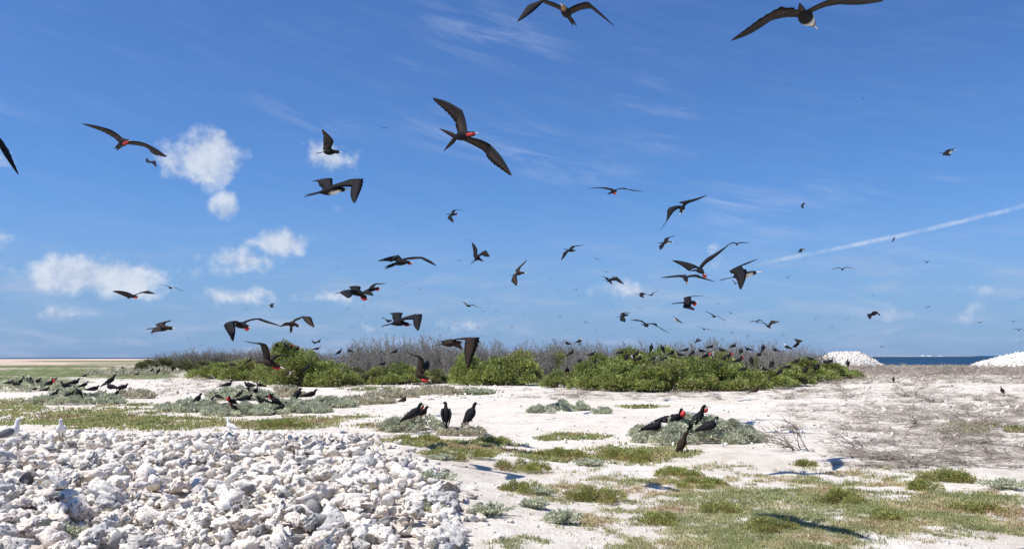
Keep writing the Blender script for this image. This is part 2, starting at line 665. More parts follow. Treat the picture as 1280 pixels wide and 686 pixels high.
def tube(mb, pts, rad, sides, col, cap=False):
    pts = np.asarray(pts, float)
    n = len(pts)
    d = np.gradient(pts, axis=0)
    d /= np.linalg.norm(d, axis=1)[:, None] + 1e-9
    h = np.array([0.13, 0.31, 0.94])
    x = np.cross(d, h)
    x /= np.linalg.norm(x, axis=1)[:, None] + 1e-9
    y = np.cross(d, x)
    a = np.arange(sides) * 2 * math.pi / sides
    rad = np.asarray(rad, float)
    V = pts[:, None, :] + rad[:, None, None] * (x[:, None, :] * np.cos(a)[None, :, None] + y[:, None, :] * np.sin(a)[None, :, None])
    i, j = np.meshgrid(np.arange(n - 1), np.arange(sides), indexing='ij')
    j2 = (j + 1) % sides
    F = np.stack([i * sides + j, i * sides + j2, (i + 1) * sides + j2, (i + 1) * sides + j], -1).reshape(-1, 4)
    mb.add(V.reshape(-1, 3), F, col)


def leaves(mb, P, Nrm, L, W, cols, droop=0.0):
    """one folded four-cornered leaf at every point P, pointing roughly along Nrm"""
    n = len(P)
    d = Nrm + rng.normal(scale=0.55, size=(n, 3))
    d[:, 2] -= droop
    d /= np.linalg.norm(d, axis=1)[:, None] + 1e-9
    s = np.cross(d, rng.normal(size=(n, 3)))
    s /= np.linalg.norm(s, axis=1)[:, None] + 1e-9
    up = np.cross(s, d)
    Ls = L * rng.uniform(0.7, 1.3, (n, 1))
    Ws = W * rng.uniform(0.7, 1.3, (n, 1))
    a = P
    b = P + d * Ls * 0.5 + s * Ws * 0.5 + up * Ws * 0.2
    c_ = P + d * Ls
    e = P + d * Ls * 0.5 - s * Ws * 0.5 + up * Ws * 0.2
    V = np.stack([a, b, c_, e], 1).reshape(-1, 3)
    F = np.arange(n * 4).reshape(-1, 4)
    mb.add(V, F, np.repeat(cols, 4, axis=0))


def pal(n, c1, c2, jit=0.12, p=1.0):
    t = rng.uniform(0, 1, (n, 1)) ** p
    c_ = np.array(c1)[None] * (1 - t) + np.array(c2)[None] * t
    return np.clip(c_ * rng.uniform(1 - jit, 1 + jit, (n, 1)), 0, 1)


def dome_points(n, rx, ry, h, depth=0.35, zmin=0.0):
    """points in the outer shell of a half ellipsoid, with outward normals"""
    v = rng.normal(size=(n, 3))
    v /= np.linalg.norm(v, axis=1)[:, None]
    v[:, 2] = np.abs(v[:, 2]) * (1 - zmin) + zmin
    rad = 1 - depth * rng.uniform(0, 1, (n, 1)) ** 1.5
    P = v * rad * np.array([rx, ry, h])
    Nn = v / np.array([rx, ry, h]) * min(rx, h)
    Nn /= np.linalg.norm(Nn, axis=1)[:, None]
    return P, Nn


def ico(sub):
    t = (1 + 5 ** 0.5) / 2
    V = [(-1, t, 0), (1, t, 0), (-1, -t, 0), (1, -t, 0), (0, -1, t), (0, 1, t), (0, -1, -t), (0, 1, -t), (t, 0, -1), (t, 0, 1), (-t, 0, -1), (-t, 0, 1)]
    F = [(0, 11, 5), (0, 5, 1), (0, 1, 7), (0, 7, 10), (0, 10, 11), (1, 5, 9), (5, 11, 4), (11, 10, 2), (10, 7, 6), (7, 1, 8),
         (3, 9, 4), (3, 4, 2), (3, 2, 6), (3, 6, 8), (3, 8, 9), (4, 9, 5), (2, 4, 11), (6, 2, 10), (8, 6, 7), (9, 8, 1)]
    V = [np.array(v) / np.linalg.norm(v) for v in V]
    for _ in range(sub):
        cache, nf = {}, []

        def midp(a, b):
            k = (min(a, b), max(a, b))
            if k not in cache:
                m_ = V[a] + V[b]
                V.append(m_ / np.linalg.norm(m_))
                cache[k] = len(V) - 1
            return cache[k]
        for a, b, c_ in F:
            ab, bc, ca = midp(a, b), midp(b, c_), midp(c_, a)
            nf += [(a, ab, ca), (b, bc, ab), (c_, ca, bc), (ab, bc, ca)]
        F = nf
    return np.array(V), np.array(F)


ICO1, ICO2, ICO3 = ico(1), ico(2), ico(3)


def stone_np(seed, big):
    V, F = (ICO3 if big == 2 else ICO2) if big else ICO1
    V = V.copy()
    r = np.array([1 + 0.65 * mnoise.noise(Vector(v * 1.4) + Vector((seed * 7.1, 0, 0))) + 0.42 * mnoise.noise(Vector(v * 3.4) + Vector((0, seed * 3.3, 0))) + 0.2 * mnoise.noise(Vector(v * 8) + Vector((0, 0, seed * 5.3)))
                  for v in V])
    s = np.array([1.25, random.uniform(.6, .85), random.uniform(.45, .7)])
    return V * r[:, None] * s * 0.105, F


def conch_np(seed, big):
    """weathered conch: spire, knobbed shoulder, body whorl tapering to the canal, flaring lip"""
    nu, nv = (18, 11) if big else (10, 8)
    rnd = random.Random(seed)
    lipw = rnd.uniform(0.35, 1.0)
    prof_t = np.linspace(0, 1, nv)
    V = []
    for t in prof_t:
        if t < 0.33:
            rr = 0.02 + 0.98 * (t / 0.33) ** 1.25
        else:
            rr = (1 - (t - 0.33) / 0.67) ** 0.85 * 0.95 + 0.07
        for k in range(nu):
            th = 2 * math.pi * k / nu
            knob = 1 + 0.20 * math.exp(-((t - 0.33) / 0.09) ** 2) * math.cos(th * 6)
            rib = 1 + 0.07 * math.cos(t * 46 + th) * (1 if t < 0.33 else 0.2)
            dl = min(abs(th - 0.5), 2 * math.pi - abs(th - 0.5))
            lip = 1 + lipw * math.exp(-(dl / 0.42) ** 2) * math.exp(-((t - 0.50) / 0.24) ** 2)
            dm = min(abs(th - 1.35), 2 * math.pi - abs(th - 1.35))
            mouth = 1 - 0.5 * math.exp(-(dm / 0.40) ** 2) * math.exp(-((t - 0.58) / 0.24) ** 2)
            q = rr * knob * rib * lip * mouth * 0.082
            V.append((q * math.cos(th), q * math.sin(th), (t - 0.42) * 0.27))
    V = np.array(V)
    i, j = np.meshgrid(np.arange(nv - 1), np.arange(nu), indexing='ij')
    j2 = (j + 1) % nu
    F = np.stack([i * nu + j, i * nu + j2, (i + 1) * nu + j2, (i + 1) * nu + j], -1).reshape(-1, 4)
    return V[:, [2, 0, 1]], F


def shard_np(seed, big):
    """curved broken piece of shell lip with a real thickness"""
    n, m_ = (9, 5) if big else (6, 3)
    rnd = random.Random(seed)
    k = rnd.uniform(6, 11)
    out_, inn = [], []
    for i in range(n):
        for j in range(m_):
            u, v = i / (n - 1) - .5, j / (m_ - 1) - .5
            x = u * 0.22 * (1 + 0.15 * math.sin(j * 2.1 + seed))
            a = v * 1.9
            w = (1 - (2 * abs(u)) ** 2.5) * 0.9 + 0.15
            y, z = math.sin(a) * w / k, math.cos(a) * w / k + 0.02 * math.sin(i * 1.7 + seed) - 0.06
            out_.append((x, y, z))
            inn.append((x * .95, y * .84, z - 0.016))
    V = np.array(out_ + inn)
    o = n * m_
    F = []
    for i in range(n - 1):
        for j in range(m_ - 1):
            a = i * m_ + j
            F.append((a, a + 1, a + m_ + 1, a + m_))
            F.append((o + a, o + a + m_, o + a + m_ + 1, o + a + 1))
    for i in range(n - 1):
        a = i * m_
        F.append((a, a + m_, o + a + m_, o + a))
        a = i * m_ + m_ - 1
        F.append((a, o + a, o + a + m_, a + m_))
    for j in range(m_ - 1):
        F.append((j, o + j, o + j + 1, j + 1))
        a = (n - 1) * m_ + j
        F.append((a, a + 1, o + a + 1, o + a))
    return V, np.array(F)


# ================================================================ rubble heaps
def shell_col():
    t = random.random()
    if t < 0.55:
        c_ = np.array((0.84, 0.775, 0.685))
    elif t < 0.80:
        c_ = np.array((0.82, 0.72, 0.62))
    elif t < 0.93:
        c_ = np.array((0.55, 0.525, 0.49))
    else:
        c_ = np.array((0.30, 0.285, 0.27))
    return np.minimum(c_ * random.uniform(0.92, 1.06), 0.90)


HEAP = [(-260, 700), (-260, 556), (-60, 550), (60, 544), (180, 538), (330, 538), (385, 550), (425, 540), (470, 548), (480, 566), (505, 580),
        (545, 596), (560, 622), (585, 640), (572, 664), (560, 720), (300, 790), (-200, 790)]


def inside(poly, x, y):
    c_ = False
    j = len(poly) - 1
    for i in range(len(poly)):
        xi, yi = poly[i]
        xj, yj = poly[j]
        if (yi > y) != (yj > y) and x < (xj - xi) * (y - yi) / (yj - yi) + xi:
            c_ = not c_
        j = i
    return c_


SHAPES_LO = [conch_np(s, False) for s in range(6)] + [stone_np(s, False) for s in range(6)] + [shard_np(s, False) for s in range(3)]
SHAPES_MID = [conch_np(s, True) for s in range(6)] + [stone_np(s, True) for s in range(6)] + [shard_np(s, False) for s in range(3)]
SHAPES_HI = [conch_np(s, True) for s in range(6)] + [stone_np(s, 2) for s in range(6)] + [shard_np(s, True) for s in range(3)]
KINDS = ['conch_shell'] * 6 + ['coral_stone'] * 6 + ['shell_shard'] * 3


def make_heap():
    items = []
    tries = 0
    while len(items) < 6700 and tries < 90000:
        tries += 1
        y = random.uniform(6.6, 25.0)
        x = random.uniform(-0.85 * y, 0.02 * y)
        z = gz(x, y)
        px, py = project((x, y, z))
        edge = False
        j = 16 * fbm(x, y, 0.8)
        if not inside(HEAP, px + j, py - 0.5 * abs(j)):
            # stragglers round the edge
            near = inside(HEAP, px - 30, py + 2)
            if not (near and random.random() < 0.35 or inside(HEAP, px - 75, py + 4) and random.random() < 0.09):
                continue
            edge = True
        s = random.choice([.32, .4, .5, .62, .75, .9, 1.1, 1.3]) * (1.35 if random.random() < .06 else 1.0)
        if edge:
            s *= .6
        zz = z + random.uniform(-.02, .03) if edge else z + (random.uniform(-0.04, 0.06) if random.random() < .55 else random.uniform(0.08, 0.17))
        k = random.choice([0, 1, 2, 3, 4, 5, 6, 7, 8, 9, 10, 11, 6, 7, 8, 12, 13, 14])
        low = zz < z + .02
        show = (s / y) * (1 if -10 < px < 1000 and py < 700 else 0) * (1.0 if zz > z + 0.03 else 0.4)
        items.append((show, x, y, zz, s, k, low))
    items.sort(reverse=True)
    root = empty('shell_heap', (-6.5, 15.0, gz(-6.5, 15.0)))
    tag(root, 'broad heap of bleached conch shells and coral rubble in the left foreground', 'shell heap')
    inv = root.location.copy()
    meshes = {}
    cols = [shell_col() for _ in range(4)]
    for (show, x, y, z, s, k, low) in items[:300]:
        v = random.randrange(4)
        if (k, v) not in meshes:
            V, F = SHAPES_HI[k]
            meshes[(k, v)] = MB().add(V, F, shell_col()).mesh(KINDS[k], MAT['shell'], k < 6)
        o = link(KINDS[k], meshes[(k, v)], root)
        o.location = Vector((x, y, z)) - inv
        Rm = Matrix(lie_rot().tolist())
        o.rotation_euler = Rm.to_euler()
        o.scale = (s * 1.05,) * 3
    mb = MB()
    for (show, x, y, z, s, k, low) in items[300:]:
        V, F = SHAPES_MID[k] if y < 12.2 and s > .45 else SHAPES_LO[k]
        mb.add((V * s) @ lie_rot().T + np.array((x, y, z)) - np.array(inv), F, shell_col() * (random.choice([.4, .6, .85, 1.0]) if low else 1.0))  # underlayer pieces get darker colour, painting crevice shade into the heap
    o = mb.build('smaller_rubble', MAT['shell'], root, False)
    tag(o, kind='stuff')


make_heap()


def far_heap(px0, px1, top, dist, label, name='shell_mound'):
    """large pale mound of shells by the shore"""
    a, b = at(px0, 446, dist), at(px1, 446, dist)
    cx, w = (a.x + b.x) / 2, (b.x - a.x) / 2
    cy = (a.y + b.y) / 2
    h = at((px0 + px1) / 2, top, dist).z
    root = empty(name, (cx, cy, 0))
    tag(root, label, 'shell mound', 'pale shell mounds on the shore')
    n = 30
    V, F = [], []

    def hh(u, v):
        r2 = u * u + v * v
        return h * max(0, 1 - r2) ** 0.85 * (1 + 0.22 * fbm(u * 2.4 + cx, v * 2, 1.0, 4)) - 0.5 * (r2 > 0.98)
    for i in range(n + 1):
        for j in range(n + 1):
            u, v = (i / n * 2 - 1) * 1.02, (j / n * 2 - 1) * 1.02
            V.append((u * w, v * w * 0.6, hh(u, v)))
    for i in range(n):
        for j in range(n):
            q = i * (n + 1) + j
            F.append((q, q + n + 1, q + n + 2, q + 1))
    MB().add(V, F, (0.70, 0.665, 0.61)).build('mound_core', MAT['shell'], root)
    mb = MB()
    for _ in range(1000):
        u, v = random.uniform(-1, 1), random.uniform(-1, 0.4)
        if u * u + v * v > 1.0:
            continue
        Vs, Fs = SHAPES_LO[6 + random.randrange(6)]
        mb.add(Vs * random.uniform(1.0, 2.4) @ rand_rot().T + np.array((u * w, v * w * 0.6, hh(u, v))), Fs, shell_col() * 1.05)
    tag(mb.build('mound_rubble', MAT['shell'], root), kind='stuff')


far_heap(1004, 1110, 440, 215, 'pale rounded shell mound just right of the green thicket by the sea')
far_heap(1188, 1420, 441.5, 205, 'long pale shell mound at the right edge of the picture by the sea')


def far_island():
    root = empty('far_island', at(1140, 446, 3000) * 1.0)
    root.location.z = -0.8
    tag(root, 'low sandy islet with a white building on the sea horizon', 'islet')
    sc = 3000 / FPX
    V, F = [], []
    n = 24
    for i in range(n + 1):
        u = i / n * 2 - 1
        hgt = (1 - u * u) * 0.6 * (1 + 0.4 * math.sin(i * 1.9)) - 0.6
        for (yy, zz) in ((-60, -0.5), (-30, hgt + 1), (40, hgt + 1), (60, -0.5)):
            V.append((u * 62 * sc, yy, zz + 1.5))
    for i in range(n):
        for j in range(3):
            q = i * 4 + j
            F.append((q, q + 4, q + 5, q + 1))
    MB().add(V, F, (0.40, 0.40, 0.37)).build('beach', MAT['shell'], root)
    bx = MB()
    for (x, w, h) in ((8, 2.5, 2.4), (16, 6, 1.8), (28, 3, 1.2)):
        x0, x1 = x * sc - w * sc / 2, x * sc + w * sc / 2
        Vb = [(x0, -34, 2), (x1, -34, 2), (x1, -20, 2), (x0, -20, 2), (x0, -34, 2 + h), (x1, -34, 2 + h), (x1, -20, 2 + h), (x0, -20, 2 + h),
              ((x0 + x1) / 2, -27, 2 + h * 1.35)]
        bx.add(Vb, [(0, 1, 5, 4), (1, 2, 6, 5), (2, 3, 7, 6), (3, 0, 4, 7)], (.8, .8, .78))
        bx.add(Vb, [(4, 5, 8), (5, 6, 8), (6, 7, 8), (7, 4, 8)], (.75, .74, .72))
    bx.build('building', MAT['shell'], root)


far_island()

# ================================================================ vegetation
G1, G2 = (0.135, 0.19, 0.048), (0.41, 0.45, 0.125)


def shrub_meshes(seed, G1=G1, G2=G2):
    """unit shrub: radius about 1, height about 1.3"""
    global rng
    rng = np.random.default_rng(100 + seed)
    rnd = random.Random(seed)
    fo, st = MB(), MB()
    nl = rnd.randint(21, 25)
    for k in range(nl):
        a = rnd.uniform(0, 2 * math.pi)
        rr = math.sqrt(rnd.random()) * 0.72
        h = 1.0 - 0.62 * (rr / 0.8) ** 1.6 + rnd.uniform(-0.12, 0.2)
        if k % 3 == 0:
            rr, h = rnd.uniform(.62, .85), rnd.uniform(.30, .52)
        c_ = np.array((math.cos(a) * rr, math.sin(a) * rr, max(0.14, h - rnd.uniform(.28, .40))))
        s = rnd.uniform(0.24, 0.38)
        n = int(480 * (s / 0.3) ** 2)
        v = rng.normal(size=(n, 3))
        v /= np.linalg.norm(v, axis=1)[:, None]
        v[:, 2] = np.where(v[:, 2] < -0.35, -v[:, 2], v[:, 2])
        lump = 1 + 0.28 * np.sin(v[:, 0:1] * 7 + k) * np.sin(v[:, 1:2] * 6 + 2 * k)
        P = c_ + v * s * lump * (1 - 0.45 * rng.uniform(0, 1, (n, 1)) ** 2) * np.array((1, 1, .9))
        P[:, 2] = np.maximum(P[:, 2], 0.02)
        cc = pal(n, G1, G2, 0.25) * rnd.uniform(.72, 1.2)
        old = rng.uniform(0, 1, n) < (.05 if rnd.random() < .8 else .3)
        cc[old] = pal(int(old.sum()), (0.30, 0.24, 0.09), (0.42, 0.34, 0.18))
        leaves(fo, P, v + np.array((0, 0, .35)), 0.078, 0.042, cc)
        mid = c_ * np.array((.5, .5, .55)) + rng.normal(scale=0.05, size=3)
        tube(st, [(c_[0] * .15, c_[1] * .15, -0.08), mid, c_ + np.array((0, 0, s * .6))], [0.03, 0.02, 0.006], 4, (0.20, 0.165, 0.13))
        for q in range(3):
            e = c_ + np.array((rnd.uniform(-1, 1), rnd.uniform(-1, 1), rnd.uniform(.2, 1.1))) * s * 1.05
            tube(st, [mid, (mid + e) / 2 + rng.normal(scale=.03, size=3), e], [0.014, 0.009, 0.003], 3, (0.24, 0.20, 0.165))
    return fo.mesh('foliage', MAT['leaf'], False), st.mesh('stems', MAT['twig'])


def branch_rec(mb, p, d, L, r, level, rnd, col, droop=0.0, sides=3, flat=0.0, crook=.16):
    seg = 5 if level == 0 else 3
    pts = [np.array(p, float)]
    d = np.array(d, float)
    for i in range(seg):
        d = d + np.array((rnd.gauss(0, crook), rnd.gauss(0, crook), rnd.gauss(0, crook * .75) - droop))
        if flat:
            d[2] *= (1 - flat)
        d /= np.linalg.norm(d)
        pts.append(pts[-1] + d * L / seg)
    rad = np.linspace(r, r * 0.35, seg + 1)
    tube(mb, pts, rad, sides, np.array(col) * rnd.uniform(.75, 1.2))
    return pts, d


def bare_shrub_mesh(seed):
    """unit leafless shrub: many fine upright twigs, height about 1"""
    rnd = random.Random(500 + seed)
    mb = MB()
    base_c = np.array((0.235, 0.22, 0.195))
    for k in range(20):
        a = rnd.uniform(0, 2 * math.pi)
        tilt = rnd.uniform(0.05, 0.75)
        d = (math.cos(a) * tilt, math.sin(a) * tilt, 1.0)
        L = rnd.uniform(0.62, 0.98) * (1 - 0.22 * tilt)
        b = (math.cos(a) * rnd.uniform(0, .25), math.sin(a) * rnd.uniform(0, .25), -0.03)
        pts, _ = branch_rec(mb, b, d, L, 0.016, 0, rnd, base_c)
        for q in range(9):
            i = rnd.randint(1, 5)
            a2 = rnd.uniform(0, 2 * math.pi)
            d2 = (math.cos(a2) * .75, math.sin(a2) * .75, rnd.uniform(.35, 1.1))
            p2, _ = branch_rec(mb, pts[i], d2, rnd.uniform(.14, .34), 0.010, 1, rnd, base_c * 1.05)
            for w in range(4):
                a3 = rnd.uniform(0, 2 * math.pi)
                d3 = (math.cos(a3) * .8, math.sin(a3) * .8, rnd.uniform(.2, 1.0))
                s = p2[rnd.randint(1, 3)]
                e = s + np.array(d3) / np.linalg.norm(d3) * rnd.uniform(.07, .17)
                tube(mb, [s, e], [0.007, 0.004], 3, base_c * rnd.uniform(.85, 1.3))
    return mb.mesh('twigs', MAT['twig'])


SHRUB = [shrub_meshes(s) for s in range(5)]
DULL = [shrub_meshes(s + 20, (0.13, 0.145, 0.055), (0.27, 0.275, 0.13)) for s in range(2)]
BARE = [bare_shrub_mesh(s) for s in range(5)]


def base_dist(px, py):
    g = ground_at(px, py)
    return math.hypot(g.x, g.y)


def leafy_shrub(px, base, wpx, top, label, group, k, dist=None, dull=False):
    g = ground_at(px, base) if dist is None else None
    if dist is not None:
        p = at(px, 446, dist)
        g = Vector((p.x, p.y, gz(p.x, p.y)))
    d = math.hypot(g.x, g.y)
    w = wpx / FPX * d / 2 * 1.12
    h = max(0.5, at(px, top, d).z - g.z) / 1.12
    o = empty('leafy_shrub', g, random.uniform(0, 6.28))
    tag(o, label, 'shrub', group)
    o.scale = (w, w * 0.95, h)
    fo, st = DULL[k % 2] if dull else SHRUB[k % len(SHRUB)]
    link('foliage', fo, o)
    link('stems', st, o)
    return o


GL = 'green shrubs of the thicket'
LEAFY = [
    (275, 473, 62, 448, 'bright green shrub at the left end of the leafy thicket'),
    (310, 475, 60, 449, 'second bright green shrub from the left end of the leafy thicket'),
    (342, 479, 50, 452, 'green shrub right under the low-swooping bird on the left of the thicket'),
    (377, 483, 72, 446, 'wide green shrub in the left front of the thicket right of the low-swooping bird'),
    (413, 483, 62, 451, 'low green shrub at the right end of the left leafy group'),
    (440, 481, 50, 457, 'small dull green shrub where the left leafy group meets grey twigs'),
    (472, 480, 52, 458, 'small green shrub below the grey twigs left of centre'),
    (504, 480, 60, 453, 'low green shrub left of the brown diving bird at the thicket foot'),
    (546, 479, 44, 459, 'dull green shrub between the two birds diving at the thicket'),
    (588, 481, 60, 441, 'tall green shrub right under the drooping-winged bird at centre'),
    (621, 481, 66, 438, 'tall green shrub just right of centre in the thicket'),
    (652, 481, 62, 438, 'tall green shrub at centre beside the grey twigs on its right'),
    (696, 484, 40, 462, 'small green shrub at the left foot of the long right leafy group'),
    (735, 487, 62, 453, 'leftmost wide green shrub of the long right leafy group'),
    (770, 488, 70, 450, 'second wide green shrub of the long right leafy front'),
    (803, 488, 72, 449, 'third wide green shrub of the long right leafy front'),
    (837, 489, 72, 449, 'fourth wide green shrub of the long right leafy front'),
    (867, 488, 64, 450, 'fifth green shrub of the long right leafy front'),
    (896, 488, 62, 451, 'sixth green shrub of the long right leafy front'),
    (926, 487, 62, 455, 'seventh green shrub of the long right leafy front'),
    (956, 485, 62, 456, 'eighth green shrub of the long right leafy front'),
    (986, 482, 62, 456, 'green shrub fourth from the right end of the thicket'),
    (1012, 478, 60, 456, 'green shrub third from the right end of the thicket'),
    (1036, 474, 56, 454, 'green shrub second from the right end of the thicket'),
    (1056, 473, 36, 458, 'small green shrub at the very right end of the thicket'),
]
for i, (px, base, w, top, lab) in enumerate(LEAFY):
    leafy_shrub(px, base, w, top, lab, GL, i, dull='dull' in lab)
BACK = [(357, 88, 62, 429, 'tallest green shrub on the left with a red-pouched bird on top'),
        (385, 84, 40, 437, 'green shrub crowned by twigs behind the left leafy group'),
        (665, 82, 40, 433, 'green shrub poking above the centre of the thicket'),
        (700, 76, 50, 440, 'green shrub behind the left of the right leafy group'),
        (752, 70, 56, 441, 'green shrub in the second row under the left perched birds'),
        (788, 70, 66, 437, 'green shrub in the second row below two perched dark birds'),
        (828, 71, 66, 434, 'high green shrub in the second row with birds on its crown'),
        (868, 71, 66, 437, 'green shrub in the second row left of the red-pouched males'),
        (905, 71, 60, 439, 'green shrub in the second row under the red-pouched males'),
        (945, 71, 50, 446, 'dull green shrub in the second row right of the red-pouched males'),
        (1005, 78, 60, 449, 'green shrub in the second row near the right end of the thicket')]
for i, (px, d, w, top, lab) in enumerate(BACK):
    leafy_shrub(px, 0, w, top, lab, GL, i + 3, dist=d, dull='dull' in lab)

OUT_X = [395, 420, 450, 500, 530, 560, 600, 640, 680, 720, 760, 800, 860, 900, 940, 980, 1010, 1030, 1046]
OUT_Y = [438, 440, 428, 425, 421, 426, 430, 432, 429, 428, 431, 430, 430, 427, 431, 430, 435, 441, 450]


def bare_shrub(px, dist, top, wscale, label, group, k):
    p = at(px, 446, dist)
    z = gz(p.x, p.y)
    h = max(0.8, at(px, top, dist).z - z)
    o = empty('bare_shrub', (p.x, p.y, z), random.uniform(0, 6.28))
    tag(o, label, 'shrub', group)
    o.scale = (wscale, wscale, h)
    link('twigs', BARE[k % len(BARE)], o)


k = 0
for row, (dd, off, dx) in enumerate([(78, 2, 15), (86, -1, 14), (96, 0, 17)]):
    x = 398 + row * 5
    while x < 1046:
        top = float(np.interp(x, OUT_X, OUT_Y)) + off + random.uniform(-2, 7)
        dist = dd + random.uniform(-3, 3) + (6 if x < 560 else 0) + (14 if x > 975 else 0)
        seg = ('left of the thicket' if x < 560 else 'middle of the thicket' if x < 760 else 'right of the thicket')
        bare_shrub(x, dist, top, random.uniform(1.5, 2.3), 'leafless grey twiggy shrub in the dense mass at the ' + seg,
                   'leafless grey shrubs at the ' + seg, k)
        k += 1
        x += dx * random.uniform(.8, 1.2)
# loose greys showing between the leafy shrubs in front
for (x, d, top) in [(455, 74, 446), (478, 75, 444), (520, 76, 446), (540, 76, 448), (562, 80, 446), (685, 72, 446), (705, 72, 450), (830, 66, 446),
                    (880, 66, 447), (905, 66, 452), (935, 66, 450), (955, 68, 445), (975, 70, 442), (995, 80, 441), (425, 76, 452),
                    (730, 70, 444), (715, 72, 442)]:
    bare_shrub(x, d, top, random.uniform(1.2, 1.7), 'leafless grey twiggy shrub showing between the green shrubs of the thicket',
               'leafless grey shrubs between the green ones', k)
    k += 1
# the farther, lower thicket on the left
FAROUT = ([185, 205, 240, 275, 300, 330, 350, 400], [448, 441, 437, 436, 437, 436, 436, 440])
x = 200
while x < 405:
    for d in (165, 182):
        top = float(np.interp(x, *FAROUT)) + random.uniform(-1, 3)
        bare_shrub(x + random.uniform(-4, 4), d, top, random.uniform(2.6, 3.6), 'leafless grey shrub in the far low thicket on the left horizon',
                   'leafless grey shrubs of the far left thicket', k)
        k += 1
    x += 11
for (px, w, top, lab) in [(182, 24, 448, 'leftmost low dull green shrub of the far thicket on the horizon'), (203, 28, 446, 'second dull green shrub from the left of the far thicket'),
                          (226, 30, 448, 'third dull green shrub from the left of the far thicket'), (252, 34, 449, 'low dull green shrub in the middle of the far thicket'),
                          (282, 34, 449, 'dull green shrub at the right of the far thicket')]:
    leafy_shrub(px, 0, w, top, lab, 'green shrubs of the far left thicket', k, dist=150, dull=True)
    k += 1


# ---------------------------------------------------------------- low salt bushes and mats
SALT = ((0.40, 0.43, 0.29), (0.74, 0.74, 0.55))
DRYP = ((0.40, 0.36, 0.25), (0.74, 0.69, 0.50))
MATG = ((0.20, 0.24, 0.06), (0.48, 0.48, 0.15))


def unit_np(v):
    return v / (np.linalg.norm(v) + 1e-9)


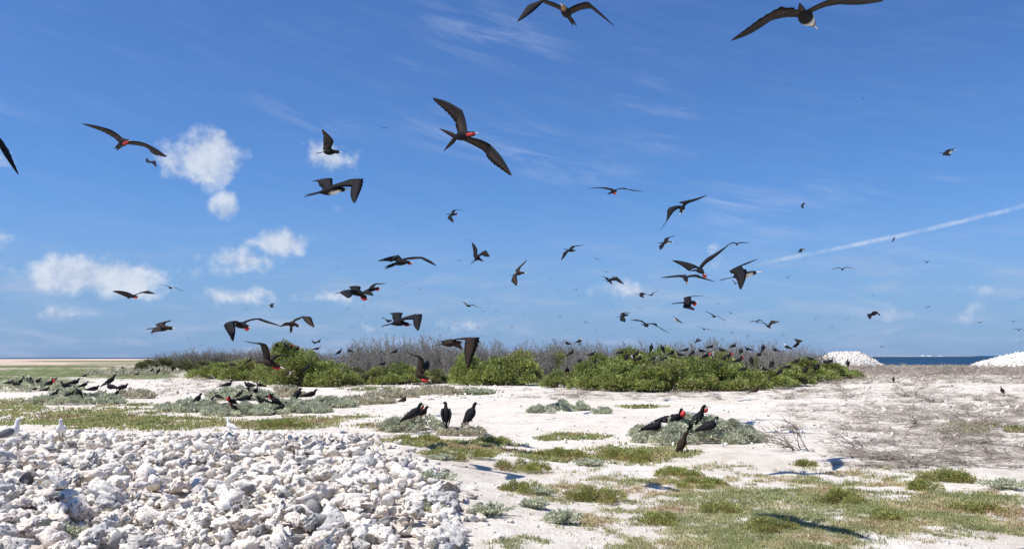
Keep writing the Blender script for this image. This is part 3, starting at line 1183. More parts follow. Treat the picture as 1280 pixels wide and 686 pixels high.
def low_plant(name, px, base, hw, hp, kind, label, cat, group=None, seed=0):
    global rng
    rng = np.random.default_rng(900 + seed)
    rnd = random.Random(900 + seed)
    g = ground_at(px, base - hp * 0.25)
    d = math.hypot(g.x, g.y)
    rx = hw / FPX * d
    hgt = max(0.07, hp / FPX * d * (0.78 if kind != 'mat' else 0.85))
    ry = rx * (0.62 if kind != 'mat' else 0.75)
    g = g + Vector((g.x, g.y, 0)).normalized() * ry * 0.5
    g.z = gz(g.x, g.y)
    o = empty(name, g)
    tag(o, label, cat, group)
    fo, st = MB(), MB()
    pxm = FPX / d
    leaf = max(0.034, 2.4 / pxm) if kind == 'salt' else max(0.022, 1.9 / pxm)
    lr0 = min(0.17, max(0.06, min(rx, hgt) * 0.5)) if kind == 'salt' else 0.0
    nl = int(min(110, max(7, 1.9 * rx * ry / (lr0 * lr0)))) if kind == 'salt' else 15
    dry = kind == 'salt' and ('pale' in label or 'dull' in label or 'sparse' in label or 'dry' in label) and base < 560
    sprig = kind == 'salt' and (hw <= 34 and base > 570)
    if sprig:
        nl = int(40 + rx * 60)
    for q in range(nl):
        a = rnd.uniform(0, 6.28)
        rr = math.sqrt(rnd.random())
        if sprig:
            lx, ly = math.cos(a) * rr * rx * .35, math.sin(a) * rr * ry * .35
            L = rnd.uniform(.6, 1.0)
            e = np.array((math.cos(a) * rr * rx, math.sin(a) * rr * ry, hgt * L * (1.15 - .5 * rr)))
            s = np.array((lx * .3, ly * .3, -.01))
            m2 = (s + e) / 2 + np.array((0, 0, .1 * hgt))
            ts = np.linspace(.25, 1.0, 12)[:, None]
            P = (1 - ts) ** 2 * s + 2 * ts * (1 - ts) * m2 + ts * ts * e
            P = np.repeat(P, 3, 0)
            leaves(fo, P, np.tile(unit_np(e - s), (len(P), 1)) * .7 + rng.normal(scale=.5, size=(len(P), 3)), leaf * 1.15, leaf * .55, pal(len(P), *SALT, .16))
            tube(st, [s, m2, e], [.005, .004, .002], 3, (.36, .34, .26))
            continue
        if kind == 'salt':
            rr = 0.95 * (rnd.random() ** .5 if q % 3 else rnd.uniform(.75, 1.0))
            lx, ly = math.cos(a) * rr * rx, math.sin(a) * rr * ry
            lr = lr0 * rnd.uniform(.65, 1.2)
            dome = hgt * (1 - rr ** 2.6) * rnd.uniform(.75, 1.15)
            cz = max(lr * .2, (dome - lr * .7) * (1.0 if rnd.random() < .6 else rnd.uniform(.1, .8)))
            n = int(min(420, (1.0 if dry else 1.9) * lr * lr * 4 * math.pi * .6 / (leaf * leaf * .5)))
            v = rng.normal(size=(n, 3))
            v /= np.linalg.norm(v, axis=1)[:, None]
            v[:, 2] = np.where(v[:, 2] < -0.3, -v[:, 2], v[:, 2])
            P = np.array((lx, ly, cz)) + v * lr * (1.12 - .6 * rng.uniform(0, 1, (n, 1))) * np.array((1, 1, .9))
            P[:, 2] = np.maximum(P[:, 2], 0.0)
            c_ = pal(n, *(DRYP if dry else SALT), 0.16) * rnd.uniform(.75, 1.12)
            leaves(fo, P, v + np.array((0, 0, .5)), leaf * 1.25, leaf * .62, c_)
            e, rad = np.array((lx, ly, cz + lr * .5)), 0.008
            if rnd.random() < (.9 if dry else .35):
                e = e + np.array((rnd.uniform(-.1, .1), rnd.uniform(-.1, .1), lr * 1.0))
            col = np.array((0.34, 0.30, 0.26)) * rnd.uniform(.7, 1.2)
        else:
            rr *= 0.86
            lx, ly = math.cos(a) * rr * rx, math.sin(a) * rr * ry
            hf = (1 - 0.55 * rr * rr) * rnd.uniform(.7, 1.15)
            lr = max(rnd.uniform(.55, 1.0) * 0.42 * min(rx, max(ry, .3)), 0.08)
            n = int(min(2600, 2 * math.pi * lr * max(lr, hgt * hf) * .8 / (leaf * leaf * .5)))
            P, Nn = dome_points(n, lr, lr, hgt * hf, 0.5)
            P = P + np.array((lx, ly, 0))
            c_ = pal(n, *MATG, 0.2) * rnd.uniform(.8, 1.1)
            red = rng.uniform(0, 1, n) < (0.10 if rnd.random() < .7 else .35) * (P[:, 2] < hgt * .5)
            c_[red] = pal(int(red.sum()), (0.24, 0.10, 0.05), (0.36, 0.20, 0.09))
            leaves(fo, P, Nn + np.array((0, 0, .5)), leaf * 1.25, leaf * .5, c_)
            e, rad, col = np.array((lx, ly, hgt * hf * .9)), 0.006, np.array((0.28, 0.14, 0.08))
        s = np.array((0, 0, -0.02)) if nl < 14 else np.array((lx * .45, ly * .45, -0.02))
        tube(st, [s, (s + e) / 2 + rng.normal(scale=.015, size=3), e], [rad, rad * .8, rad * .4], 3, col)
    fo.build('foliage', MAT['leaf'], o, False)
    st.build('stems', MAT['twig'], o)
    return o


SB, LM = 'salt_bush', 'creeping_plant'
PLANTS = [
    (SB, 868, 562, 92, 36, 'salt', 'large low grey-green salt bush on the right with four dark birds on it'),
    (SB, 515, 546, 38, 26, 'salt', 'grey-green half of the twiggy bush under three dark birds at centre'),
    (SB, 578, 548, 32, 14, 'salt', 'low sparse grey-green bush beneath the two upright dark birds at centre'),
    (SB, 240, 518, 42, 15, 'salt', 'grey-green bush under the lone dark bird on the left'),
    (SB, 300, 524, 46, 18, 'salt', 'grey-green bush under the two red-pouched birds on the left'),
    (SB, 360, 521, 54, 18, 'salt', 'grey-green bush at the right of the left nesting group'),
    (SB, 412, 512, 36, 14, 'salt', 'low grey-green bush just right of the dark bird pair on the left'),
    (SB, 96, 511, 56, 21, 'salt', 'grey-green bush full of dark birds near the left edge'),
    (SB, 165, 501, 26, 13, 'salt', 'small dull bush right of the bird-filled bush near the left edge'),
    (SB, 38, 493, 60, 16, 'salt', 'wide grey bush at the left edge behind the bird-filled bush'),
    (SB, 150, 472, 40, 11, 'salt', 'dull grey far bush with a dark bird pair at its right'),
    (SB, 196, 470, 36, 10, 'salt', 'dull far bush below the dull green far thicket'),
    (SB, 300, 504, 46, 16, 'salt', 'grey-green bush behind the two red-pouched birds on the left'),
    (SB, 355, 500, 30, 14, 'salt', 'pale dry bush behind the dark pair in the left nesting group'),
    (SB, 452, 508, 42, 11, 'salt', 'low pale bush left of the bird standing on a stick'),
    (SB, 490, 500, 34, 11, 'salt', 'pale bush around the stick where a brown bird stands'),
    (SB, 540, 497, 40, 13, 'salt', 'pale sandy bush under the brown diving bird at centre'),
    (SB, 592, 494, 26, 7, 'salt', 'flat blue-green bush on the sand right of centre'),
    (SB, 676, 519, 18, 11, 'salt', 'small grey bush on white sand, leftmost of three'),
    (SB, 710, 517, 28, 15, 'salt', 'small grey bush on white sand, middle of three'),
    (SB, 752, 519, 13, 9, 'salt', 'tiny yellowish bush on white sand, rightmost of three'),
    (SB, 542, 618, 33, 30, 'salt', 'grey-green bush growing at the right edge of the rubble heap'),
    (SB, 612, 650, 34, 18, 'salt', 'blue-green clump on white sand in the lower middle'),
    (SB, 668, 640, 20, 16, 'salt', 'small sparse grey-green clump right of the blue-green clump'),
    (SB, 705, 661, 24, 22, 'salt', 'sparse blue-green seedling clump low in the middle foreground'),
    (SB, 545, 645, 22, 12, 'salt', 'tiny grey clump among the rubble edge at bottom middle'),
    (SB, 550, 577, 22, 8, 'salt', 'low blue-green clump below the green mat right of the heap'),
    (SB, 734, 585, 22, 10, 'salt', 'small blue-green clump between green mats in the middle'),
    (SB, 676, 622, 18, 12, 'salt', 'small grey-green clump touching the round green mat'),
    (SB, 1256, 616, 30, 14, 'salt', 'grey-green clump on the sand at the right edge'),
    (SB, 1190, 541, 10, 6, 'salt', 'tiny green tuft among dead branches on the right'),
    (SB, 10, 670, 26, 16, 'salt', 'wispy grey weed in the bottom left corner of the heap'),
    (SB, 76, 678, 30, 18, 'salt', 'grey-green weed at the bottom left of the rubble heap'),
    (SB, 200, 682, 20, 12, 'salt', 'small grey-green weed at the bottom of the rubble heap'),
    (SB, 406, 596, 12, 12, 'salt', 'tiny olive weed sprouting from the middle of the rubble'),
    (LM, 648, 593, 37, 17, 'mat', 'round green mat on the sand, upper of two right of the heap'),
    (LM, 656, 621, 34, 18, 'mat', 'round green mat on the sand, lower of two right of the heap'),
    (LM, 745, 634, 40, 22, 'mat', 'red-stemmed green mat in the middle foreground'),
    (LM, 706, 578, 44, 15, 'mat', 'green mat just above the pair of blue-green and green clumps in the middle'),
    (LM, 790, 582, 50, 20, 'mat', 'wide green mat left of the brown standing bird'),
    (LM, 572, 579, 52, 16, 'mat', 'reddish green mat spreading below the centre birds'),
    (LM, 520, 558, 34, 15, 'mat', 'dark green mat at the foot of the centre bush'),
    (LM, 1046, 634, 30, 19, 'mat', 'yellowish green round mat in the right foreground'),
    (LM, 1182, 608, 34, 17, 'mat', 'dark green red-stemmed mat on the right sand edge'),
    (LM, 1155, 616, 22, 14, 'mat', 'grassy green mat left of the dark green red-stemmed one on the right'),
    (LM, 1007, 585, 13, 9, 'mat', 'tiny lone green plant on white sand right of the salt bush'),
    (LM, 872, 612, 40, 12, 'mat', 'reddish mat within the grass below the salt bush'),
    (LM, 960, 668, 34, 18, 'mat', 'reddish brown mat in the grass at bottom right of centre'),
    (LM, 612, 557, 30, 11, 'mat', 'small green mat right of the reddish mat below the centre birds'),
    (LM, 850, 600, 36, 13, 'mat', 'olive mat in the grass just under the brown standing bird'),
    (LM, 905, 645, 36, 15, 'mat', 'olive mat in the middle of the right foreground grass'),
    (LM, 820, 660, 34, 16, 'mat', 'olive mat at the left edge of the right foreground grass'),
    (LM, 1115, 655, 34, 15, 'mat', 'olive mat right of the yellowish round mat in the foreground'),
    (LM, 1222, 645, 34, 15, 'mat', 'olive mat in the grass near the right edge'),
    (LM, 352, 538, 34, 12, 'mat', 'brown-tipped green mat at the back edge of the heap'),
]
for i, (nm, px, b, hw, hp, kd, lab) in enumerate(PLANTS):
    low_plant(nm, px, b, hw, hp, kd, lab, 'bush' if nm == SB else 'mat plant', None, i)


# ---------------------------------------------------------------- grass (uncountable)
def grass(name, patches, count, blades, length, width, c1, c2, c3, gscale, thr, kind_label, seed):
    global rng
    rng = np.random.default_rng(seed)
    rnd = random.Random(seed)
    area = np.array([p[2] * p[3] for p in patches], float)
    area /= area.sum()
    P, Ls, Hn = [], [], []
    idx = rng.choice(len(patches), size=count * 3, p=area)
    for i in idx:
        cx, cy, rx, ry, w = patches[i]
        a, rr = rnd.uniform(0, 6.28), math.sqrt(rnd.random()) * 1.2
        px, py = cx + math.cos(a) * rx * rr, cy + math.sin(a) * ry * rr
        if py > 740 or py < 449 or px < -120 or px > 1400:
            continue
        dens = min(1.0, (1.25 - rr) * 1.3) * w
        d = px_dir(px, py)
        t = CAM_H / -d.z
        x, y = d.x * t, d.y * t
        nz = 0.5 + 0.55 * fbm(x + seed, y, gscale, 4) + 0.42 * fbm(x, y + seed, gscale * 3.6, 3)
        if dens * 0.8 + nz * 0.9 < thr + rnd.uniform(-.25, .12):
            continue
        P.append((x, y, gz(x, y) - 0.005))
        Ls.append(math.hypot(x, y))
        Hn.append(fbm(x - 40, y, 0.9, 3) + rnd.gauss(0, .18))
        if len(P) >= count:
            break
    P, Ls = np.array(P), np.array(Ls)
    n = len(P)
    sc = np.clip(Ls / 14.0, 0.9, 3.0)
    mb = MB()
    Pb = np.repeat(P, blades, 0)
    scb = np.repeat(sc, blades)[:, None]
    m_ = len(Pb)
    Pb = Pb + np.hstack([rng.normal(scale=0.045, size=(m_, 2)) * scb, np.zeros((m_, 1))])
    a = rng.uniform(0, 2 * math.pi, m_)
    lean = rng.uniform(0.3, 1.9, m_)[:, None]
    d = np.stack([np.cos(a), np.sin(a), np.zeros(m_)], 1)
    L = length * rng.uniform(.5, 1.35, (m_, 1)) * np.clip(scb, .9, 1.6)
    W = width * scb * rng.uniform(.7, 1.4, (m_, 1))
    s = np.stack([-np.sin(a), np.cos(a), np.zeros(m_)], 1)
    up = np.array((0, 0, 1.0))
    m1 = Pb + d * L * .35 * lean * .6 + up * L * .55
    tip = Pb + d * L * lean * .75 + up * L * (1.0 - .42 * lean)
    V = np.stack([Pb - s * W, Pb + s * W, m1 + s * W * .7, m1 - s * W * .7, tip], 1).reshape(-1, 3)
    base = np.arange(m_)[:, None] * 5
    tone = np.repeat(np.clip(0.5 + 0.95 * np.array(Hn), 0, 1), blades)
    C = np.where((tone < .55)[:, None], pal(m_, c1, c2, .2), np.where((tone < .88)[:, None], pal(m_, c2, c3, .2), pal(m_, c3, (0.24, 0.12, 0.06), .2)))
    Cv = np.repeat(C, 5, 0)
    mb.add(V, base + np.array([[0, 1, 2, 3]]), Cv)
    mb.t.append(base + np.array([[3, 2, 4]]))
    o = mb.build(name, MAT['grass'], None, False)
    tag(o, kind_label, 'grass', None, 'stuff')


grass('grass', [p for p in GREEN if p[1] > 575], 13500, 10, 0.062, 0.0046, (0.20, 0.23, 0.09), (0.34, 0.34, 0.15), (0.56, 0.47, 0.27), 1.1, 1.10,
      'short green and straw grass patches on the right foreground sand', 21)
grass('far_grass', [p for p in GREEN if p[1] <= 575] + [p for p in FARGREEN if p[1] > 451], 7500, 6, 0.07, 0.008, (0.17, 0.20, 0.06), (0.28, 0.29, 0.10), (0.45, 0.39, 0.20), 0.5, 0.98,
      'short green grass patches behind the rubble heap and at far left', 22)


# ---------------------------------------------------------------- dead branches
def dead_branch_mesh(seed, n_main=5, fine=True):
    """sprawling dead bush, about 1.6 m across and 0.35 m high"""
    rnd = random.Random(700 + seed)
    mb = MB()
    for k in range(n_main):
        a = rnd.uniform(0, 6.28)
        c0 = np.array((0.37, 0.315, 0.26)) * rnd.choice([.5, .7, .9, 1.1, 1.4])
        b = (rnd.uniform(-.15, .15), rnd.uniform(-.15, .15), -0.02)
        pts, _ = branch_rec(mb, b, (math.cos(a), math.sin(a), rnd.uniform(.15, .8)), rnd.uniform(.5, .95), rnd.uniform(.013, .024), 0, rnd, c0, 0.05, sides=4 if fine else 3, crook=.34)
        for q in range(6 if fine else 2):
            i = rnd.randint(1, 5)
            a2 = a + rnd.uniform(-1.4, 1.4)
            p2, _ = branch_rec(mb, pts[i], (math.cos(a2), math.sin(a2), rnd.uniform(-.1, .8)), rnd.uniform(.2, .5), .011, 1, rnd, c0, crook=.3)
            for w in range(4 if fine else 1):
                a3 = a2 + rnd.uniform(-1.3, 1.3)
                s = p2[rnd.randint(1, 3)]
                e = s + np.array((math.cos(a3), math.sin(a3), rnd.uniform(-.2, .7))) * rnd.uniform(.1, .25)
                tube(mb, [s, e], [.007, .004], 3, c0)
    return mb


DEADM = [dead_branch_mesh(s).mesh('branches', MAT['twig']) for s in range(9)]
random.seed(31)
DG = 'dead grey branches strewn on the sand'


def dead_branch(px, py, s, label, rz=None, tall=1.0, k=None):
    g = ground_at(px, py)
    o = link('dead_branch', DEADM[random.randrange(len(DEADM)) if k is None else k])
    o.location = g
    o.rotation_euler = (random.uniform(-.1, .1), random.uniform(-.1, .1), random.uniform(0, 6.28) if rz is None else rz)
    o.scale = (s, s, s * tall)
    tag(o, label, 'dead branch', DG)


ZONES = [  # x0,x1,y0,y1,count,size,zone
    (1060, 1290, 530, 582, 62, 1.0, 'leafless dead branch in the tangle on the sand at the right, nearest the grass'),
    (1090, 1290, 500, 532, 58, 1.15, 'leafless dead branch in the middle of the tangle at the right'),
    (960, 1290, 478, 502, 66, 1.3, 'leafless dead branch on the sand right of the thicket foot'),
    (650, 965, 484, 500, 46, 1.0, 'leafless dead branch on the sand strip below the right leafy shrubs'),
    (205, 300, 470, 494, 26, 1.0, 'leafless dead branch in the pale patch left of the leafy thicket'),
    (440, 640, 474, 486, 20, .9, 'leafless dead branch on the stony sand at the foot of the centre thicket'),
    (500, 590, 528, 546, 9, .55, 'short dead branch in the twiggy nest under the centre birds'),
    (970, 1090, 505, 535, 14, .8, 'leafless dead branch on open sand left of the right-hand tangle'),
]
for (x0, x1, y0, y1, n, s, lab) in ZONES:
    for _ in range(n):
        dead_branch(random.uniform(x0, x1), random.uniform(y0, y1), s * random.uniform(.7, 1.25), lab, None, random.uniform(.15, .48))
dead_branch(1002, 562, 1.15, 'lone bare branch standing on white sand right of the salt bush', 2.2, 1.0, 3)
dead_branch(1050, 565, .8, 'bare branch lying on sand next to the lone standing branch', 2.9, .5, 4)


def brush_stuff():
    """the fine far brush: nobody could count it"""
    rnd = random.Random(77)
    lows = []
    for s in range(5):
        mb = dead_branch_mesh(40 + s, 3, False)
        lows.append((np.concatenate(mb.v), np.concatenate(mb.q), np.concatenate(mb.c)))
    mb = MB()

    def put_(px, py, s, tall, tint=1.0):
        g = ground_at(px, py)
        V, F, C = lows[rnd.randrange(5)]
        a = rnd.uniform(0, 6.28)
        Rz = np.array([[math.cos(a), -math.sin(a), 0], [math.sin(a), math.cos(a), 0], [0, 0, 1]])
        mb.add((V * np.array((s, s, s * tall))) @ Rz.T + np.array(g), F, C * tint)
    for _ in range(1050):
        py = 453.5 + 26 * rnd.random() ** 1.5
        d = 2.2 * FPX / (py - 445.8)
        px = rnd.uniform(1050 if py < 470 else 985, 1300)
        put_(px, py, min(3.2, d / 45.0) * rnd.uniform(.7, 1.2), rnd.uniform(.35, .75) / max(1, d / 120), rnd.uniform(.9, 1.15))
    for _ in range(680):
        px, py = rnd.uniform(640, 1290), rnd.uniform(484, 516)
        if px < 960 and py > 502:
            continue
        put_(px, py, rnd.uniform(.35, .7), rnd.uniform(.15, .4))
    for _ in range(420):
        px, py = rnd.uniform(1030, 1290), rnd.uniform(505, 585)
        put_(px, py, rnd.uniform(.3, .6), rnd.uniform(.2, .5))
    for _ in range(160):
        put_(rnd.uniform(130, 330), rnd.uniform(466, 492), rnd.uniform(.5, .9), rnd.uniform(.2, .5))
    for _ in range(260):
        put_(rnd.uniform(420, 800), rnd.uniform(492, 540), rnd.uniform(.15, .4), rnd.uniform(.1, .3))
    for _ in range(160):
        put_(rnd.uniform(170, 480), rnd.uniform(494, 524), rnd.uniform(.25, .55), rnd.uniform(.15, .35))
    for _ in range(120):
        put_(rnd.uniform(430, 650), rnd.uniform(473, 490), rnd.uniform(.4, .8), rnd.uniform(.2, .4))
    o = mb.build('dry_brush', MAT['twig'])
    tag(o, 'fine grey dry brush and litter covering the flat on the right', 'dry brush', None, 'stuff')


brush_stuff()


def pebbles():
    rnd = random.Random(78)
    mb = MB()
    zones = [(560, 800, 560, 690, 260, .25), (640, 1280, 480, 560, 500, .7), (430, 640, 472, 500, 520, 1.1), (180, 340, 470, 495, 300, 1.1), (0, 480, 500, 545, 260, .6),
             (960, 1280, 555, 686, 200, .25), (330, 480, 505, 545, 120, .5), (1050, 1290, 470, 520, 300, 1.2)]
    for (x0, x1, y0, y1, n, s) in zones:
        for _ in range(n):
            g = ground_at(rnd.uniform(x0, x1), rnd.uniform(y0, y1))
            if rnd.random() < .3:
                continue
            k = rnd.choice([6, 7, 8, 9, 10, 11])
            V, F = SHAPES_LO[k]
            mb.add(V * s * rnd.uniform(.4, 1.2) @ rand_rot().T + np.array(g), F, shell_col())
    tag(mb.build('coral_pebbles', MAT['shell']), 'loose pale coral pebbles and shell bits scattered over the sand', 'pebbles', None, 'stuff')


pebbles()

# ================================================================ frigatebirds
BLACK = np.array((0.009, 0.0085, 0.010))
UNDER = np.array((0.040, 0.029, 0.022))
BROWN = np.array((0.032, 0.021, 0.015))
WHITE = np.array((0.62, 0.59, 0.54))
RED = (0.50, 0.020, 0.022)
HORN = (0.55, 0.52, 0.49)


def unit(v):
    return v / (np.linalg.norm(v) + 1e-9)


def loft(mb, centers, radii, ups, col, sides=10, flat=1.0):
    """closed tapering body through the centres; radii (side, vertical)"""
    centers = np.array(centers, float)
    n = len(centers)
    d = np.gradient(centers, axis=0)
    V = []
    for i in range(n):
        t = unit(d[i])
        x = unit(np.cross(t, ups))
        y = np.cross(x, t)
        rs, rv = radii[i] if isinstance(radii[i], tuple) else (radii[i], radii[i])
        for k in range(sides):
            a = 2 * math.pi * k / sides
            V.append(centers[i] + x * math.cos(a) * rs + y * math.sin(a) * rv)
    V.append(centers[0])
    V.append(centers[-1])
    F = []
    for i in range(n - 1):
        for k in range(sides):
            k2 = (k + 1) % sides
            F.append((i * sides + k, i * sides + k2, (i + 1) * sides + k2, (i + 1) * sides + k))
    T = []
    for k in range(sides):
        k2 = (k + 1) % sides
        T.append((n * sides, k2, k))
        T.append((n * sides + 1, (n - 1) * sides + k, (n - 1) * sides + k2))
    C = np.array(col, float)
    if C.ndim == 1:
        C = np.tile(C, (len(V), 1))
    mb.add(V, F, C)
    mb.t.append(np.array(T) + mb.n - len(V))
    return V


def body_colors(n, sides, male, kind):
    """per-vertex plumage: k index runs round the ring, bottom is around 3/4 turn"""
    C = []
    for i in range(n):
        for k in range(sides):
            a = 2 * math.pi * k / sides
            low = math.sin(a) < 0.15
            c_ = BLACK
            f = i / (n - 1)
            if kind == 'female' and low and 0.42 < f < 0.86:
                c_ = WHITE
            if kind == 'juvenile':
                c_ = WHITE if (low and 0.4 < f) or f > 0.72 else BROWN
            if kind == 'tan':
                c_ = np.array((0.30, 0.17, 0.09)) if f > 0.72 else BLACK * 1.6
            if kind == 'brown':
                c_ = BROWN * .9 if f < .9 else BROWN * 1.3
            C.append(c_)
    C += [C[0], C[-1]]
    return np.array(C)


def wing(mb, S, Wp, Tp, back, up, detail, kind, chord=0.255):
    """one wing: leading edge shoulder-wrist-tip, aerofoil section with real thickness, toothed trailing edge"""
    ua, uh = unit(Wp - S), unit(Tp - Wp)
    na_ = np.cross(ua, back)
    if np.linalg.norm(na_) < 0.3:
        na_ = np.cross(ua, np.cross(up, ua))
    na_ = unit(na_)
    nh = np.cross(uh, back)
    if np.linalg.norm(nh) < 0.35 or np.dot(unit(nh), na_) < 0.25:
        nh = na_ - np.dot(na_, uh) * uh
    nh = unit(nh)
    ca, ch = np.cross(na_, ua), np.cross(nh, uh)
    cb = unit(ca + ch)
    if np.dot(na_, up) < 0:
        sgn = -1
    else:
        sgn = 1
    n_arm, n_hand = (7, 17) if detail else (4, 7)
    V, C, nst = [], [], 0
    top_c = BLACK if kind != 'brown' else BROWN
    for part, cnt in ((0, n_arm), (1, n_hand)):
        for i in range(cnt):
            t = i / (cnt - 1) if part else i / cnt
            if part == 0:
                le = S + (Wp - S) * t + na_ * sgn * 0.025 * math.sin(t * math.pi)
                c_ = unit(back * (1 - t) + ca * t if t < 0.5 else ca * (1 - (t - .5)) + cb * (t - .5) * 2)
                L = chord * (0.92 + 0.12 * t)
                nn = na_ * sgn
                th = 0.020 - 0.006 * t
            else:
                bow = math.sin(t * math.pi) * 0.035
                le = Wp + (Tp - Wp) * t - ch * bow
                c_ = unit(cb * (1 - min(1, t * 2.5)) + (ch + uh * 0.45 * t) * min(1, t * 2.5))
                L = chord * 1.04 * (1 - t) ** 0.72 + 0.012
                if detail and 0 < i < cnt - 1:
                    L *= 0.94 if i % 2 else 1.02
                nn = nh * sgn
                th = 0.014 * (1 - t) + 0.003
            camb = nn * L * 0.05
            te = le + c_ * L
            ring = [le, le + c_ * L * .25 + nn * th + camb, le + c_ * L * .6 + nn * th * .6 + camb, te,
                    le + c_ * L * .6 - nn * th * .35 + camb * .6, le + c_ * L * .25 - nn * th * .5 + camb * .6]
            V += ring
            ud = UNDER if kind != 'brown' else BROWN
            s = 0.7 if (part == 1 and i % 2) else 1.0
            C += [BLACK * 1.1, top_c, top_c, ud * .55, ud * 1.05 * s, BLACK * 1.6 if kind != 'brown' else ud * .8]
            nst += 1
    F = []
    for i in range(nst - 1):
        for k in range(6):
            k2 = (k + 1) % 6
            F.append((i * 6 + k, i * 6 + k2, (i + 1) * 6 + k2, (i + 1) * 6 + k))
    for e in (0, (nst - 1) * 6):
        F.append((e, e + 1, e + 2, e + 3))
        F.append((e, e + 3, e + 4, e + 5))
    mb.add(V, F, np.array(C))


L_ARM, L_HAND, L_HEAD, L_TAIL, L_BODY = 0.44, 0.70, 0.21, 0.66, 0.24


def bird_geometry(B, H, T, Aw, At, Bw, Bt, kind, pouch, fork, detail, chord=0.255):
    """all points are real 3-D joints in metres"""
    fwd = unit(H - T)
    back = -fwd
    lat = (Aw - B) - (Bw - B)
    lat = lat - np.dot(lat, fwd) * fwd
    if np.linalg.norm(lat) < 0.08:
        lat = np.cross(fwd, np.array((0, 0, 1.0)))
    lat = unit(lat)
    up = np.cross(lat, fwd)
    if up[2] < 0:
        up = -up
    if abs(up[2]) < 0.12:
        up = unit(up + np.array((0, 0, .01)))
    td = unit(T - B)
    TB = B + td * L_BODY
    mb = MB()
    hd = unit(H - B)
    sides = 12 if detail else 7
    cen = [TB + td * .05, TB, B + td * .15 - up * .01, B + td * .05 - up * .018, B + hd * .04 - up * .015, B + hd * .10 - up * .008, B + hd * .15, H, H + unit(hd + fwd) * .045]
    rad = [(.020, .014), (.036, .028), (.066, .060), (.082, .076), (.078, .074), (.056, .056), (.040, .043), (.040, .044), (.022, .024)]
    loft(mb, cen, rad, up, body_colors(len(cen), sides, kind == 'male', kind), sides)
    side = lat
    for (w, t_) in ((Aw, At), (Bw, Bt)):
        s_ = 1 if np.dot(w - B, lat) >= 0 else -1
        S = B + lat * .035 * s_ + hd * .035 + up * .02
        wing(mb, S, w, t_, back, up, detail, kind, chord)
    # forked tail: two long blades and the web between their bases
    tl = L_TAIL - L_BODY
    for s_ in (-1, 1):
        d1 = unit(td + lat * s_ * math.tan(fork))
        w0 = unit(lat - np.dot(lat, d1) * d1)
        pts, C = [], []
        for (q, wd) in ((0, .030), (.25, .044), (.5, .032), (.75, .020), (1.0, .004)):
            c_ = TB - td * .03 + d1 * tl * q
            pts += [c_ + w0 * wd, c_ + up * .006, c_ - w0 * wd, c_ - up * .006]
            C += [BLACK, BLACK, BLACK, UNDER * .8]
        F = []
        for i in range(4):
            for k in range(4):
                k2 = (k + 1) % 4
                F.append((i * 4 + k, i * 4 + k2, i * 4 + 4 + k2, i * 4 + 4 + k))
        mb.add(pts, F, np.array(C))
    bd = unit(hd * .5 + fwd)
    face = H + unit(hd + fwd) * .045
    bill = MB()
    bp = [face - bd * .015, face + bd * .05 - up * .004, face + bd * .10 - up * .008, face + bd * .122 - up * .014, face + bd * .125 - up * .028]
    loft(bill, bp, [.015, .010, .008, .007, .003], up, HORN if kind != 'male' else (.42, .40, .40), 6)
    po = None
    if pouch:
        po = MB()
        s = pouch
        p0 = face + bd * .03 - up * .018
        p3 = B + hd * .09 - up * .055
        drop = up * .05 * s
        loft(po, [p0, p0 * .7 + p3 * .3 - drop * .55, p0 * .45 + p3 * .55 - drop, p0 * .15 + p3 * .85 - drop * .6, p3],
             [.008, .026 * s + .008, .036 * s + .008, .028 * s + .008, .008], up, RED, 8)
    return mb, bill, po


CR = np.array(CM3 @ Vector((1, 0, 0)))
CU = np.array(CM3 @ Vector((0, 1, 0)))
CAMP = np.array((0, 0, CAM_H))


def fly(label, B, H, T, Aw, At, Bw, Bt, sg=(1, 1, -1, -1), h=1, kind='male', pouch=0, fork=4, mx=1.0, group='frigatebirds in flight', detail=True, rel=0.96, chord=0.255):
    """a frigatebird of real size: limb lengths are fixed, so the foreshortening gives each joint its depth"""
    segs = [(B, Aw, L_ARM), (Aw, At, L_HAND), (B, Bw, L_ARM), (Bw, Bt, L_HAND), (B, H, L_HEAD), (B, T, L_TAIL)]
    dist = min(L * FPX / max(1.0, math.hypot(b[0] - a[0], b[1] - a[1])) for a, b, L in segs) * rel * mx
    ray = np.array(px_dir(*B))
    P0 = CAMP + ray * dist

    def off(a, b, L, s):
        dx, dy = (b[0] - a[0]) / FPX * dist, -(b[1] - a[1]) / FPX * dist
        l2 = dx * dx + dy * dy
        if l2 > L * L * .999:
            k_ = L * .999 / math.sqrt(l2)
            dx, dy = dx * k_, dy * k_
            l2 = dx * dx + dy * dy
        return CR * dx + CU * dy + ray * s * math.sqrt(L * L - l2)
    z = np.zeros(3)
    hh = off(B, H, L_HEAD, h)
    tt = off(B, T, L_TAIL, -h)
    aw = off(B, Aw, L_ARM, sg[0])
    a_t = aw + off(Aw, At, L_HAND, sg[1])
    bw = off(B, Bw, L_ARM, sg[2])
    b_t = bw + off(Bw, Bt, L_HAND, sg[3])
    mb, bill, po = bird_geometry(z, hh, tt, aw, a_t, bw, b_t, kind, pouch, R(fork), detail, chord)
    o = mb.build('frigatebird', MAT['feather'])
    o.location = P0
    tag(o, label, 'frigatebird', group)
    bill.build('bill', MAT['bill'], o)
    if po:
        po.build('throat_pouch', MAT['pouch'], o)
    return o


